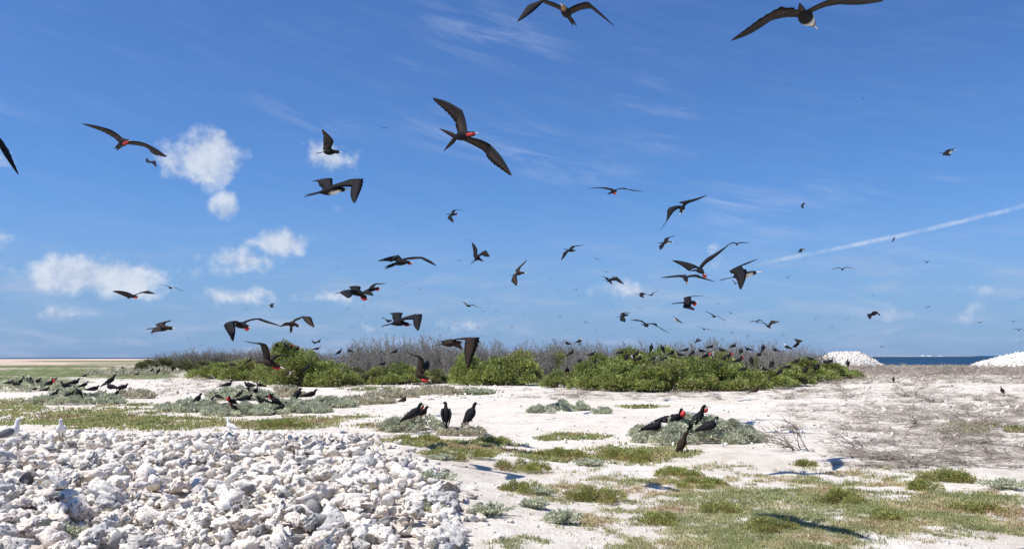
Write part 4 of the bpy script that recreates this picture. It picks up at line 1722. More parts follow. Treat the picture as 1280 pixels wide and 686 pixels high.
# label, shoulders, head, tail tip, wrist A, tip A, wrist B, tip B
fly('large black frigatebird with a red throat and forked tail, banking high at centre', (582, 169), (591, 167.5), (547, 176), (578, 138), (540, 121), (612, 180), (637, 216),
    sg=(1, 1, -1, -1), h=-1, pouch=.5, fork=27)
fly('dark frigatebird with tan head soaring at the top edge of the sky', (707, 14), (704, 9), (718, 32), (682, 1), (651, 27), (732, 3), (763, 31), sg=(1, -1, -1, -1), h=-1, kind='tan', fork=5)
fly('white-breasted frigatebird with long straight wings at the top right', (1007, 21), (1015, 29), (994, 9), (968, 26), (928, 47), (1048, 7), (1100, 3), sg=(-1, -1, 1, 1), h=1, kind='female', fork=8, chord=.19)
fly('dark wing of a frigatebird cut off by the left edge of the picture', (-42, 176), (-44, 188), (-40, 142), (-14, 169), (14, 213), (-70, 170), (-98, 200), sg=(1, 1, -1, -1), h=-1)
fly('red-throated frigatebird gliding left of the big square cumulus cloud', (155, 177), (159.5, 176.5), (144, 187.5), (139, 163), (106, 156), (178, 178.5), (202, 193), sg=(1, 1, -1, -1), h=-1, pouch=.7)
fly('black frigatebird with one raised wing in front of a cloud, bill to the right', (412, 189), (422, 190), (394, 192), (417, 177), (404, 164), (415, 180), (405, 170), sg=(-1, -1, 1, 1), h=-1, fork=2)
fly('white-breasted frigatebird beating its wings below the raised-wing bird, long tail left', (414, 237), (428, 237), (377, 246), (416, 223), (390, 226), (438, 234), (440, 253),
    sg=(1, 1, -1, -1), h=-1, kind='female', fork=4)
fly('small black frigatebird alone in the sky above the thicket at centre', (566.5, 268), (570.5, 267), (557, 267.5), (570, 262.5), (579, 262.5), (564.5, 271), (567, 278), sg=(1, 1, -1, -1), h=-1, pouch=.6)
fly('red-throated frigatebird gliding above the small one near the left cumulus bank', (167, 369.5), (171, 371), (158, 373.5), (159, 365), (142.5, 364), (178, 366.5), (191.5, 367.5), sg=(1, 1, -1, -1), h=-1, pouch=.7)
fly('thin-winged frigatebird at the right end of the left cumulus bank', (213, 359.5), (215, 360.5), (209.5, 359.5), (208, 357), (198, 356.5), (219, 360), (228, 364), sg=(1, 1, -1, -1), h=-1)
fly('brownish frigatebird with raised wing flying right above the far left thicket', (203, 409), (213, 410), (180, 411.5), (209, 403), (214, 400.5), (204, 413), (197, 414), sg=(1, 1, -1, -1), h=-1, kind='brown', fork=4)
fly('red-throated frigatebird with drooping left wing beside another at left centre', (303, 405), (309, 408), (280, 410), (294, 403), (293, 424), (325, 399.5), (352, 408), sg=(-1, -1, 1, 1), h=-1, pouch=.8)
fly('black frigatebird with tail hanging down, right of the drooping-winged male', (364, 403), (372, 407), (364, 417), (357, 404), (350, 408), (377, 396.5), (391, 409), sg=(-1, 1, 1, -1), h=-1, kind='brown')
fly('red-throated frigatebird with spread wings above centre left of the thicket', (503, 326.5), (511, 328), (478, 336), (498, 318.5), (472, 325.5), (524, 322), (543, 332), sg=(1, 1, -1, -1), h=-1, pouch=1.0)
fly('red-throated frigatebird with wing held straight up at the centre', (597, 322), (602, 325.5), (587, 331), (597, 312.5), (590, 302.5), (603, 319), (611.5, 321), sg=(1, 1, -1, -1), h=-1, pouch=.7, fork=9)
fly('black frigatebird of a tangled pair, lower left one, with long tail to the left', (447, 364), (456, 371), (417, 366.5), (452, 359), (441, 357.5), (440, 366), (437, 372), sg=(1, 1, -1, -1), h=-1, pouch=.8, fork=2)
fly('black frigatebird of a tangled pair, upper right one, with red throat', (466, 361), (472.5, 360), (447, 366), (472, 354.5), (483.5, 354.5), (461, 363), (467, 369), sg=(1, 1, -1, -1), h=-1, pouch=.7)
fly('black frigatebird with bent raised wing just above the grey thicket at centre left', (499, 402), (509, 405), (474, 408.5), (504, 391), (487, 391), (516, 399.5), (521, 413), sg=(1, 1, -1, -1), h=-1, pouch=.4)
fly('gliding frigatebird silhouette low over the centre, wings spread and tilted', (585, 382), (588, 383), (581, 381), (581, 378.5), (573, 375.5), (592, 382), (601.5, 385), sg=(1, 1, -1, -1), h=-1)
fly('brown frigatebird swooping low in front of the left leafy shrubs, white bill', (337, 452), (348, 457.5), (317, 453), (335, 434), (308, 428.5), (350, 445), (369, 445), sg=(-1, -1, 1, 1), h=-1, kind='brown', pouch=.45)
fly('brown frigatebird diving at the thicket foot at centre with wing raised', (525, 468), (534, 473.5), (513, 462), (530, 451), (509, 441.5), (535, 461), (536, 449.5), sg=(-1, -1, 1, 1), h=-1, kind='brown', pouch=.8)
fly('dark brown frigatebird with drooping wing over the centre of the thicket', (563, 428), (574, 428), (537, 433), (581, 425), (583, 459), (570, 425), (579, 437), sg=(-1, -1, 1, 1), h=-1, kind='brown', fork=2, chord=.34)
fly('red-throated frigatebird gliding alone with straight wings above right of centre', (768, 238.5), (769.5, 240.5), (760, 243), (757, 234.5), (735, 235.5), (778, 236.5), (803, 239.5), sg=(1, 1, -1, -1), h=-1, pouch=.7)
fly('frigatebird banked steeply with long thin wings slanting up to the right', (852.5, 260.5), (851, 265), (858, 252), (861, 254), (884.5, 244), (842, 265), (826, 288), sg=(1, 1, -1, -1), h=-1, kind='female')
fly('white-breasted small frigatebird just below the steeply banked one', (833.5, 302.5), (838.5, 302.5), (822.5, 304), (837, 297), (845, 294), (830, 307), (826, 312), sg=(1, 1, -1, -1), h=-1, kind='female')
fly('small frigatebird with slanted wings over the middle of the sky above the thicket', (714, 313), (718.5, 313), (704.5, 311), (719.5, 308), (732, 306), (709, 316.5), (702, 325), sg=(1, 1, -1, -1), h=-1)
fly('frigatebird with wings one above the other right of centre, head to the right', (648, 341), (654.5, 341), (640, 344), (652, 333), (659.5, 324), (646, 347), (646, 356.5), sg=(1, 1, -1, -1), h=-1, kind='brown')
fly('red-throated frigatebird facing the viewer over a small cloud right of centre', (762.5, 351), (764.5, 354), (752, 350), (760, 347.5), (751.5, 345.5), (770, 350.5), (779.5, 355), sg=(1, 1, -1, -1), h=-1, pouch=.8)
fly('frigatebird with round red throat pouch and wings raised in a wide V', (875.5, 337.5), (879, 341.5), (864, 338), (867, 330.5), (840.5, 325), (888, 326), (910, 307), sg=(1, 1, -1, -1), h=-1, pouch=1.5)
fly('thin-winged frigatebird touching the wing tip of the V-winged red-pouched one', (921, 305), (922, 306.5), (919, 303.5), (915, 304.5), (908, 307), (927, 304), (938, 303), sg=(1, 1, -1, -1), h=-1)
fly('red-throated frigatebird head-on with flat wings under the V-winged one', (857, 348), (858.5, 351.5), (855.5, 342.5), (845, 346.5), (825, 347), (870, 346.5), (893, 352), sg=(1, 1, -1, -1), h=-1, pouch=.8)
fly('black frigatebird with red pouch, wing raised to the right, below the head-on one', (863, 377), (868, 377.5), (840, 379.5), (864, 371), (880, 369.5), (864, 383), (868, 387), sg=(1, 1, -1, -1), h=-1, pouch=1.2)
fly('buff-breasted brown frigatebird in side view with long bill right and long tail', (930, 343), (942, 341), (903, 349.5), (927, 333), (948, 323), (933, 337), (927, 360), sg=(1, 1, -1, -1), h=-1, kind='female')
fly('small frigatebird left of the long-winged glider low right of centre', (779.5, 393.5), (784.5, 393.5), (771.5, 396.5), (781, 390.5), (789.5, 391), (781, 397.5), (781.5, 402), sg=(1, 1, -1, -1), h=-1)
fly('long-winged dark glider low over the right centre of the thicket', (808, 405.5), (810, 407.5), (801, 405.5), (801, 401.5), (787, 400), (817, 406), (836, 416), sg=(1, 1, -1, -1), h=-1)
fly('small frigatebird with folded wing near the flat cloud right of centre', (803, 367.5), (806.5, 367.5), (794, 367.5), (804.5, 366), (807, 366), (804, 370), (805, 372), sg=(1, 1, -1, -1), h=-1)
fly('slim frigatebird slanting up just right of the folded-wing one', (815, 368), (813, 369), (817, 366), (818, 366), (823, 361.5), (812, 368.5), (807, 367.5), sg=(1, 1, -1, -1), h=-1)
fly('pale-bellied small frigatebird diving right, below the red-pouched raised-wing bird', (846, 400), (842.5, 397.5), (851, 402), (843, 397), (841.5, 395), (848, 401), (851, 403.5), sg=(1, 1, -1, -1), h=-1, kind='juvenile')
fly('frigatebird gliding with drooped wing tips below the side-view brown one', (893, 395), (894, 396.5), (889.5, 396), (888, 391.5), (881, 389), (898, 396), (908, 401.5), sg=(1, 1, -1, -1), h=-1)
fly('dark frigatebird over the right part of the thicket with wings in a shallow V', (961, 407.5), (963, 409.5), (956, 408), (955, 403.5), (942, 403), (965, 405), (974, 402), sg=(1, 1, -1, -1), h=-1)
fly('thin-winged frigatebird just left of the shallow-V one over the thicket', (946, 402), (947, 403), (943.5, 401), (942, 401.5), (936, 402.5), (949, 401), (955, 401), sg=(1, 1, -1, -1), h=-1)
fly('thin frigatebird skimming above the right of the thicket, left of the shallow-V one', (880, 411), (881, 412), (877, 410.5), (876, 409), (871, 407.5), (884, 411.5), (891, 412), sg=(1, 1, -1, -1), h=-1)
fly('white-breasted frigatebird alone high near the right edge', (1186, 190), (1190.5, 188.5), (1177.5, 191), (1189, 187), (1195, 186), (1185.5, 191.5), (1188, 194), sg=(1, 1, -1, -1), h=-1, kind='female')
fly('black frigatebird with drooping wings over the sea gap at the right', (1092, 392.5), (1096, 391.5), (1085, 392), (1096, 389.5), (1100, 394.5), (1090, 393), (1088, 398.5), sg=(1, 1, -1, -1), h=-1)
fly('thin-winged frigatebird below the contrail at the right', (1053, 336.5), (1053.5, 337.5), (1052, 335), (1047, 335), (1039, 337.5), (1059, 334.5), (1068, 336.5), sg=(1, 1, -1, -1), h=-1)
fly('white-breasted frigatebird beside the lower left end of the contrail', (1002.5, 312.5), (1005.5, 312), (996.5, 313.5), (1003, 311), (1006, 310.5), (1002, 314.5), (1003, 315), sg=(1, 1, -1, -1), h=-1, kind='female')
fly('white-breasted frigatebird with upright wings above the contrail', (1004.5, 256), (1006.5, 255), (1000, 257), (1005.5, 253.5), (1008, 252), (1004, 258), (1005, 260), sg=(1, 1, -1, -1), h=-1, kind='female')
fly('small slanted frigatebird just below the middle of the contrail', (1117, 299), (1118, 297), (1115, 301), (1118, 297), (1119.5, 295), (1117, 301), (1115.5, 303), sg=(1, 1, -1, -1), h=-1)
fly('tiny frigatebird with white belly beside the red-throated glider at upper left', (188.5, 203), (191, 204.5), (183.5, 203.5), (186, 200.5), (183, 198), (191, 204), (195, 208.5), sg=(1, 1, -1, -1), h=-1, kind='female')
fly('black frigatebird taking off with raised wings over the right end of the thicket', (994, 432), (998, 430), (988.5, 434.5), (997.5, 428), (992.5, 424), (999, 430), (996, 425), sg=(-1, -1, 1, 1), h=-1)
fly('small frigatebird in raised-wing flight over the left thicket', (393, 428), (390.5, 426.5), (396, 430), (391, 427), (390, 424.5), (396, 427), (400.5, 424), sg=(1, 1, -1, -1), h=-1)
fly('dark bird hovering with wings spread just above the thicket right of centre', (871.5, 425.5), (869, 428), (876, 424), (870, 424), (874, 422.5), (873, 427), (876.5, 425), sg=(1, 1, -1, -1), h=-1, kind='brown')
fly('small frigatebird diving right with wings half folded near the left cloud bank', (340, 381), (342.5, 380), (333.5, 381.5), (341, 379.5), (342.5, 378.5), (341.5, 383), (342.5, 384), sg=(1, 1, -1, -1), h=-1)
fly('small frigatebird behind the bent-wing one above the grey thicket', (485, 401.5), (487, 402.5), (478, 397), (481, 398.5), (476.5, 396.5), (488, 402), (490.5, 400), sg=(1, 1, -1, -1), h=-1)

# ---------------------------------------------------------------- far specks: small copies of a few real poses
POSES = []
for (aw, at_, bw, bt, hd, tl) in [
        ((-.42, .10, .10), (-1.08, -.06, .06), (.42, .10, .10), (1.08, -.06, .06), (0, .20, .02), (0, -.64, 0)),
        ((-.38, .08, .22), (-1.0, -.1, .34), (.38, .08, .22), (1.0, -.1, .34), (0, .2, .02), (0, -.64, -.04)),
        ((-.36, .08, .24), (-.92, -.12, .02), (.36, .08, .24), (.92, -.12, .02), (0, .2, 0), (0, -.64, -.02)),
        ((-.30, .05, -.28), (-.62, -.1, -.85), (.30, .05, -.28), (.62, -.1, -.85), (0, .2, 0), (0, -.64, 0)),
        ((-.25, .1, .34), (-.55, -.1, .95), (.25, .1, .34), (.55, -.1, .95), (0, .2, 0), (0, -.64, 0))]:
    g = bird_geometry(np.zeros(3), np.array(hd, float), np.array(tl, float), np.array(aw, float), np.array(at_, float), np.array(bw, float), np.array(bt, float), 'male', 0, R(4), False)
    m_ = g[0]
    # bill joins the far bird's single mesh
    off_ = m_.n
    for q in g[1].q:
        m_.q.append(q + off_)
    for t_ in g[1].t:
        m_.t.append(t_ + off_)
    m_.v += g[1].v
    m_.c += g[1].c
    m_.n += g[1].n
    POSES.append(m_.mesh('frigatebird', MAT['feather']))

SPECKS = [  # x, y, apparent span in pixels, pose, label
    (764, 72, 5, 0, 'tiny dark bird speck below the tan-headed bird at the top'), (982, 107, 3, 2, 'tiny bird speck below the top right soaring bird'),
    (1079, 124, 5, 0, 'tiny bird speck far below the right wing of the top right bird'), (341, 86, 3, 2, 'tiny bird speck high over the left of the sky'),
    (960, 163, 3, 2, 'tiny bird speck left of centre right in the upper sky'), (481, 160, 10, 0, 'faint far bird left of the big banking bird'),
    (721, 187, 3, 2, 'tiny bird speck right of the big banking bird'), (500, 282, 7, 0, 'tiny far bird above the spread-winged male'),
    (423, 335, 6, 1, 'tiny far bird above the tangled pair'), (146, 317, 3, 2, 'tiny bird speck over the left cumulus bank'), (295, 290, 3, 2, 'tiny bird speck right of the small left cloud'),
    (114, 375, 4, 0, 'tiny bird speck under the left cumulus bank'), (295, 350, 5, 0, 'tiny bird speck over the right small cumulus'), (307, 387, 9, 0, 'faint far bird above the drooping-winged male'),
    (573, 326, 10, 2, 'tiny far bird left of the upright-winged male'), (640, 345, 8, 1, 'tiny far bird left of the one-wing-above-other bird'), (587, 300, 5, 0, 'tiny bird speck above the upright-winged male'),
    (508, 354, 8, 0, 'tiny far bird below the spread-winged male'), (526, 361, 8, 2, 'tiny slanted far bird below the spread-winged male'), (519, 392, 9, 0, 'tiny slanted bird right of the bent-wing bird'),
    (456, 381.5, 6, 3, 'tiny dark bird under the tangled pair'), (434, 387, 4, 4, 'tiny bird speck low left under the tangled pair'), (451, 394, 5, 3, 'tiny flapping bird below the tangled pair'),
    (473, 389, 3, 2, 'tiny bird speck left of the bent-wing bird'), (484, 389, 3, 2, 'tiny bird speck just left of the bent-wing bird'), (457, 404, 6, 0, 'tiny faint bird left of the bent-wing bird'),
    (452, 422, 6, 3, 'dark bird dropping into the grey thicket at centre left'), (450, 417, 4, 2, 'tiny bird speck above the grey thicket at centre left'), (490, 421, 4, 2, 'tiny bird speck over the grey thicket'),
    (355, 417, 4, 2, 'tiny bird speck above the tall left shrub'), (236, 423, 4, 4, 'tiny bird speck low over the far thicket'), (250, 430, 4, 3, 'tiny dark bird above the far left thicket'),
    (190, 418, 14, 2, 'pale-bellied small bird right under the brownish left bird'), (154, 428, 5, 0, 'tiny faint bird left over the horizon'),
    (604, 389, 10, 0, 'faint far bird under the tilted glider'), (620, 389, 8, 2, 'tiny slanted far bird right under the tilted glider'), (608, 398, 4, 3, 'tiny dark bird below the tilted glider'), (614, 405.5, 4, 4, 'tiny dark bird lower right of the tilted glider'),
    (689, 349, 6, 2, 'tiny far bird right of the one-wing-above-other bird'), (699, 362, 6, 0, 'tiny far bird below centre right'), (721, 362, 13, 1, 'thin far bird left of the small cloud'), (723, 370, 8, 1, 'tiny slanted far bird left of the small cloud'),
    (700, 375, 4, 0, 'tiny bird speck under the thin far birds'), (766, 346, 8, 1, 'tiny far bird behind the viewer-facing male'), (785, 343, 6, 1, 'tiny far bird right of the viewer-facing male'), (746, 324, 15, 0, 'thin-winged far bird above the viewer-facing male'),
    (759, 340, 15, 1, 'thin far bird just above the viewer-facing male'), (818, 317, 4, 0, 'tiny bird speck below the white-breasted small bird'), (848, 336, 4, 2, 'tiny bird speck left of the V-winged male'),
    (823, 374, 5, 2, 'tiny bird speck left of the raised-wing red-pouched bird'), (800, 385.5, 9, 0, 'faint far bird above the long-winged glider'), (769, 390, 5, 2, 'tiny bird just left of the small bird above the glider'),
    (732, 403, 16, 2, 'thin far bird over the thicket, right of centre'), (716, 404, 5, 0, 'tiny bird speck left of the thin far bird'), (709, 411.5, 6, 0, 'tiny faint bird low right of centre'), (719, 411.5, 6, 0, 'second tiny faint bird low right of centre'),
    (784, 421, 5, 0, 'tiny bird speck low over the thicket under the glider'), (807, 425, 6, 0, 'tiny bird just above the thicket under the glider'), (871, 418, 4, 0, 'tiny bird speck above the hovering dark bird'),
    (891, 421, 4, 3, 'tiny dark bird right of the hovering dark bird'), (899, 414, 4, 2, 'tiny bird speck over the thicket crest at the right'), (915, 416, 8, 2, 'tiny bent-winged bird over the right thicket'), (918, 424, 6, 0, 'tiny bird just over the right thicket crest'),
    (919, 354.5, 18, 1, 'far bird right below the side-view brown frigatebird'), (903, 363.5, 4, 0, 'tiny bird speck below the side-view brown bird'), (905, 371, 3, 2, 'tiny second bird speck below the side-view brown bird'),
    (898, 380, 8, 0, 'faint far bird right of the raised-wing red-pouched bird'), (914, 391.5, 12, 0, 'very faint far bird right of the drooped-tip glider'), (947, 428, 8, 0, 'faint far bird over the right thicket crest'),
    (970, 269, 3, 2, 'tiny bird speck left of the upright-winged bird above the contrail'), (992, 320, 3, 2, 'tiny bird speck at the lower end of the contrail'), (1005, 325, 6, 0, 'tiny bird just under the lower end of the contrail'),
    (985, 347, 14, 1, 'thin far bird below the lower end of the contrail'), (1000, 375, 6, 1, 'faint tiny bird left of the sea gap'), (1020, 397, 4, 3, 'tiny bird with white belly over the right thicket'), (982, 406, 3, 2, 'tiny bird speck right of the shallow-V bird'),
    (979, 419, 9, 0, 'faint far bird over the thicket right end'), (1091, 368, 4, 3, 'tiny dark bird above the drooping-winged one over the gap'), (1101, 414.5, 5, 0, 'tiny bird above the sea gap'), (1102, 433.5, 9, 2, 'small bird low over the pale mound and sea'),
    (1159, 328, 13, 1, 'far bird below the right of the contrail'), (1160, 384, 11, 0, 'far gliding bird over the sea gap'), (1225, 403, 13, 0, 'far gliding bird right over the sea'), (1267, 402, 9, 2, 'slanted far bird at the right edge'),
    (1273, 412.5, 15, 2, 'long-winged far bird at the right edge above the pale mound'), (1276, 428, 10, 0, 'far bird cut by the right edge just above the pale mound'), (1278, 374, 6, 1, 'far bird touching the right edge of the sky'),
]
SW = [(547, 406), (569, 402.5), (572.5, 406.5), (561, 410), (565, 413.5), (571, 413), (584, 408.5), (594, 408.5), (597.5, 408), (551, 416.5), (557, 417), (573, 417), (581, 415), (590, 414), (588.5, 417.5), (566, 419), (562, 421),
      (594.5, 420), (589.5, 422.5), (595, 422.5), (602, 420), (606, 420.5), (586, 427.5), (623, 426), (615, 417)]
random.seed(5)
LOWSW = [(428, 418), (440, 410), (470, 414), (512, 418), (530, 412), (640, 408), (655, 418), (668, 401), (684, 421), (700, 395), (728, 420), (745, 412), (762, 418), (776, 426), (790, 410),
         (820, 421), (838, 412), (852, 418), (905, 405), (925, 398), (935, 419), (960, 421), (990, 412), (1008, 418), (655, 392), (622, 396), (880, 402), (1040, 408), (1060, 398), (410, 425)]
LOWLAB = 'very small faint far bird in the loose flock low over the thicket'
for (x, y, span, pose, lab) in SPECKS + [(x, y, random.uniform(4, 7), random.choice([0, 1, 2, 3]), LOWLAB) for (x, y) in LOWSW] + [(x, y, random.uniform(4, 6), random.choice([0, 0, 2, 3]), None) for (x, y) in SW]:
    dist = 2.16 * FPX / max(span, 3.2) * (1.0 if pose < 3 else .62)
    o = link('frigatebird', POSES[pose])
    o.location = CAMP + np.array(px_dir(x, y)) * dist
    o.rotation_euler = (random.uniform(-.15, .15), random.uniform(-.35, .35), random.choice([0, math.pi]) + random.uniform(-.45, .45))
    tag(o, lab or 'tiny bird speck in the dense far swarm above the centre of the thicket', 'frigatebird',
        'loose flock low over the thicket' if lab == LOWLAB else 'frigatebirds in flight' if lab else 'far swarm of birds above the thicket')


# ================================================================ perched birds
def perched_mesh(kind, pouch, pitch, neck, droop=0.0, detail=True, turn=0.0):
    """sitting frigatebird, facing +X, feet at the origin; returns body, bill and pouch meshes"""
    p = R(pitch)
    ax = np.array((math.cos(p), 0, math.sin(p)))          # along the back, tail to chest
    up = np.array((-math.sin(p), 0, math.cos(p)))
    c0 = np.array((-0.02, 0, 0.13 + 0.08 * math.sin(p)))
    chest = c0 + ax * .17
    nd_ = unit(np.array((.35, 0, 1.0)))
    head = chest + nd_ * neck + ax * .02
    fw = np.array((math.cos(turn), math.sin(turn), -0.08))
    mb = MB()
    sides = 10 if detail else 7
    cen = [c0 - ax * .30, c0 - ax * .24, c0 - ax * .12, c0, c0 + ax * .10, chest, chest + nd_ * neck * .45, head - nd_ * .02, head + fw * .025 + nd_ * .012, head + fw * .06]
    rad = [(.02, .02), (.045, .04), (.085, .08), (.112, .11), (.118, .115), (.092, .095), (.050, .052), (.048, .050), (.050, .048), (.026, .026)]
    C = []
    for i in range(len(cen)):
        for k in range(sides):
            a = 2 * math.pi * k / sides
            low = math.sin(a) < .1
            c_ = BLACK * 1.15
            if kind == 'female' and ((low and 2 < i < 6) or (i == 6 and low)):
                c_ = WHITE
            if kind == 'whitehead' and (i >= 6 or (low and i > 2)):
                c_ = WHITE
            if kind == 'brown':
                c_ = BROWN * .7
            C.append(c_)
    C += [C[0], C[-1]]
    # loft with a fixed reference so that 'low' stays the belly
    loft(mb, cen, rad, np.array((-.5, 0, .85)), np.array(C), sides)
    wc = BLACK * 1.5 if kind != 'brown' else BROWN
    for s in (-1, 1):
        sh = chest + np.array((-.01, s * .10, .0))
        tip = c0 - ax * .44 + up * .03 + np.array((0, s * .03, -droop))
        mid = c0 - ax * .08 + np.array((0, s * (.115 + droop * .4), .0 - droop * .35))
        loft(mb, [sh + ax * .03, sh, (sh + mid) / 2 + np.array((0, s * .02, 0)), mid, mid * .45 + tip * .55, tip],
             [(.012, .03), (.040, .09), (.040, .12), (.030, .10), (.018, .055), (.004, .010)], up, np.array([wc * f for f in np.repeat([1, 1, 1.3, 1.4, 1.1, .8], 6)] + [wc, wc]), 6)
    tb = c0 - ax * .24
    for s in (-1, 1):
        d1 = unit(-ax + np.array((0, s * .10, -.04)))
        loft(mb, [tb, tb + d1 * .14, tb + d1 * .25, tb + d1 * .34], [(.03, .012), (.03, .010), (.018, .008), (.004, .003)], up, BLACK, 5)
    for s in (-1, 1):
        loft(mb, [c0 + np.array((.03, s * .04, -.05)), (.03, s * .045, .03), (.035, s * .045, 0.0)], [.022, .014, .012], np.array((1, 0, 0)), (.20, .08, .06), 5)
    bill = MB()
    face = head + fw * .055
    bl = HORN if kind != 'male' else (.30, .28, .28)
    loft(bill, [face - fw * .01, face + fw * .06, face + fw * .105, face + fw * .125 + np.array((0, 0, -.008)), face + fw * .127 + np.array((0, 0, -.024))], [.014, .0095, .008, .007, .003], np.array((0, 0, 1.0)), bl, 6)
    po = None
    if pouch:
        po = MB()
        s = pouch
        a, b = face + fw * .02 + np.array((0, 0, -.015)), chest + ax * .07 + np.array((.01, 0, -.01))
        out_ = unit(np.array((1.0, 0, -.15))) * .055 * s
        pts = [a, a * .78 + b * .22 + out_ * .6, (a + b) / 2 + out_, a * .2 + b * .8 + out_ * .7, b]
        loft(po, pts, [.008, .04 * s, .056 * s, .044 * s, .008], np.array((0, 1.0, 0)), RED if s < 1.3 else (.70, .05, .04), 10)
    return (mb.mesh('frigatebird', MAT['feather']), bill.mesh('bill', MAT['bill']), po.mesh('throat_pouch', MAT['pouch']) if po else None)


PV = {
    'lie': perched_mesh('male', 0, 14, .14), 'lie2': perched_mesh('male', 0, 8, .10, .03), 'up': perched_mesh('male', 0, 58, .17), 'mid': perched_mesh('male', 0, 36, .17),
    'midr': perched_mesh('male', .75, 34, .17), 'bigr': perched_mesh('male', 1.6, 22, .20), 'upr': perched_mesh('male', .8, 50, .20), 'fem': perched_mesh('female', 0, 22, .15),
    'femup': perched_mesh('female', 0, 45, .17), 'wh': perched_mesh('whitehead', 0, 25, .16), 'brn': perched_mesh('brown', 0, 62, .19), 'brnlie': perched_mesh('brown', 0, 18, .15),
    'back': perched_mesh('male', 0, 62, .18, 0, True, 1.9), 'steep': perched_mesh('male', 0, 48, .11),
}


def perch(px, py, dist, var, yaw, label, group='perched frigatebirds', s=1.0):
    """feet at photo pixel (px, py), standing at the given ground distance"""
    me, bl, po = PV[var]
    o = link('frigatebird', me)
    o.location = at(px, py, dist)
    o.rotation_euler = (0, 0, R(yaw))
    o.scale = (s, s, s)
    tag(o, label, 'frigatebird', group)
    link('bill', bl, o)
    if po:
        link('throat_pouch', po, o)
    return o


def dg(px, py):
    return base_dist(px, py)


D1 = dg(868, 556)
perch(818, 539, D1 + .6, 'lie', 20, 'black frigatebird lying on the left of the big salt bush', s=.86)
perch(833, 529, D1 + 1.6, 'lie2', 10, 'frigatebird mostly hidden behind the big salt bush top', s=.8)
perch(847, 529, D1 + 1.0, 'bigr', -70, 'frigatebird with inflated salmon-red pouch at the back of the salt bush', s=.86)
perch(872, 533, D1 + .8, 'upr', -20, 'upright red-faced frigatebird on the middle of the big salt bush', s=.98)
perch(887, 539, D1 + .3, 'fem', 8, 'white-chested frigatebird on the salt bush facing right', s=.9)
perch(852, 567, dg(852, 566), 'brn', -12, 'brown bird standing on the sand in front of the big salt bush', s=.85)
D2 = dg(540, 544)
perch(517, 524, D2 + .5, 'midr', 15, 'black frigatebird with red throat lying on the left of the centre bush')
perch(526, 521, D2 + .9, 'lie', -20, 'black frigatebird tucked behind the red-throated one on the centre bush', s=.9)
perch(557.5, 527, D2 + .4, 'back', 100, 'upright black frigatebird seen from behind, middle of the centre trio')
perch(588, 527, D2 + .4, 'up', 25, 'upright black frigatebird at the right of the centre trio')
perch(503, 493, dg(503, 494), 'steep', 20, 'small brown bird clinging to a stick left of the centre trio', s=.8)
perch(504, 503, dg(503, 506), 'brnlie', -30, 'small dark bird under the stick left of the centre trio', s=.75)
D3 = dg(350, 516)
perch(345, 507, D3, 'midr', 190, 'black frigatebird with red throat turned left in the left nesting group')
perch(329, 506, D3 + .5, 'lie', 200, 'black frigatebird lying left of the red-throated one in the left nesting group')
perch(371, 499, D3 + 1.5, 'steep', 30, 'black frigatebird sitting steeply, left of a pair at the right of the left group')
perch(388, 497, D3 + 1.5, 'lie', 10, 'black frigatebird lying at the right end of the left nesting group')
perch(307, 502, D3 + .8, 'lie2', 5, 'frigatebird crouching behind the two red pouches on the left')
perch(290, 506, dg(300, 516), 'bigr', 250, 'frigatebird with bright red pouch, upper of two on the left bushes', s=.8)
perch(293, 513, dg(300, 520), 'midr', 200, 'frigatebird with bright red throat, lower of two on the left bushes', s=.7)
perch(284, 484, dg(300, 498), 'lie', 15, 'frigatebird lying with its tail left on the back bush of the left group')
perch(311, 484, dg(310, 499), 'lie2', 170, 'frigatebird sitting on the back bush above the red pouches')
perch(308, 491, dg(310, 499), 'fem', 20, 'white-marked frigatebird on the back bush of the left nesting group')
perch(319, 493, dg(310, 499), 'femup', 60, 'white-fronted frigatebird standing in the middle of the left nesting group', s=.8)
perch(325, 484, dg(310, 498) + 1, 'lie', 190, 'dark frigatebird at the right of the back bush of the left group', s=.8)
perch(246, 505, dg(240, 514), 'steep', 20, 'lone black frigatebird hunched on the bush left of the nesting group', s=.95)
D4 = dg(96, 506)
perch(67, 497, D4 + .6, 'mid', 15, 'black frigatebird at the left slope of the left-edge bush', s=.85)
perch(86, 497, D4 + .4, 'lie', 10, 'black frigatebird low in the middle of the left-edge bush', s=.9)
perch(98, 495, D4 + .6, 'steep', 160, 'black frigatebird with neck bent in the middle of the left-edge bush', s=.85)
perch(117, 489, D4 + 1.2, 'lie2', 5, 'large black frigatebird lying on top of the left-edge bush')
perch(137, 481, D4 + 2.5, 'mid', 15, 'black frigatebird raised highest at the right of the left-edge bush', s=1.1)
perch(139, 487, D4 + 1.5, 'lie', 170, 'black frigatebird just below the highest one on the left-edge bush')
perch(153, 487, D4 + 1.0, 'lie2', 12, 'black frigatebird lying at the right end of the left-edge bush')
perch(82, 485, D4 + 2.5, 'lie', 190, 'dark frigatebird behind the left-edge bush', s=.95)
perch(93, 481, D4 + 3.0, 'lie', 5, 'dark frigatebird with raised head behind the left-edge bush', s=.95)
perch(105, 484, D4 + 3.0, 'fem', 30, 'pale-marked frigatebird half hidden behind the left-edge bush', s=.8)
perch(62, 482, D4 + 4, 'bigr', -20, 'frigatebird with dark red pouch behind the left-edge bush', s=.85)
D5 = dg(38, 489)
perch(12, 480, D5 + .5, 'lie2', 10, 'dark frigatebird leftmost on the wide grey bush at the left edge', s=.9)
perch(19, 482, D5, 'lie', 190, 'dark frigatebird second on the wide grey bush at the left edge', s=.85)
perch(26, 479, D5 + .5, 'up', 0, 'small upright dark bird on the wide grey bush', s=.7)
perch(32, 477, D5 + .8, 'mid', 200, 'black frigatebird left of the white-headed bird on the wide grey bush', s=.8)
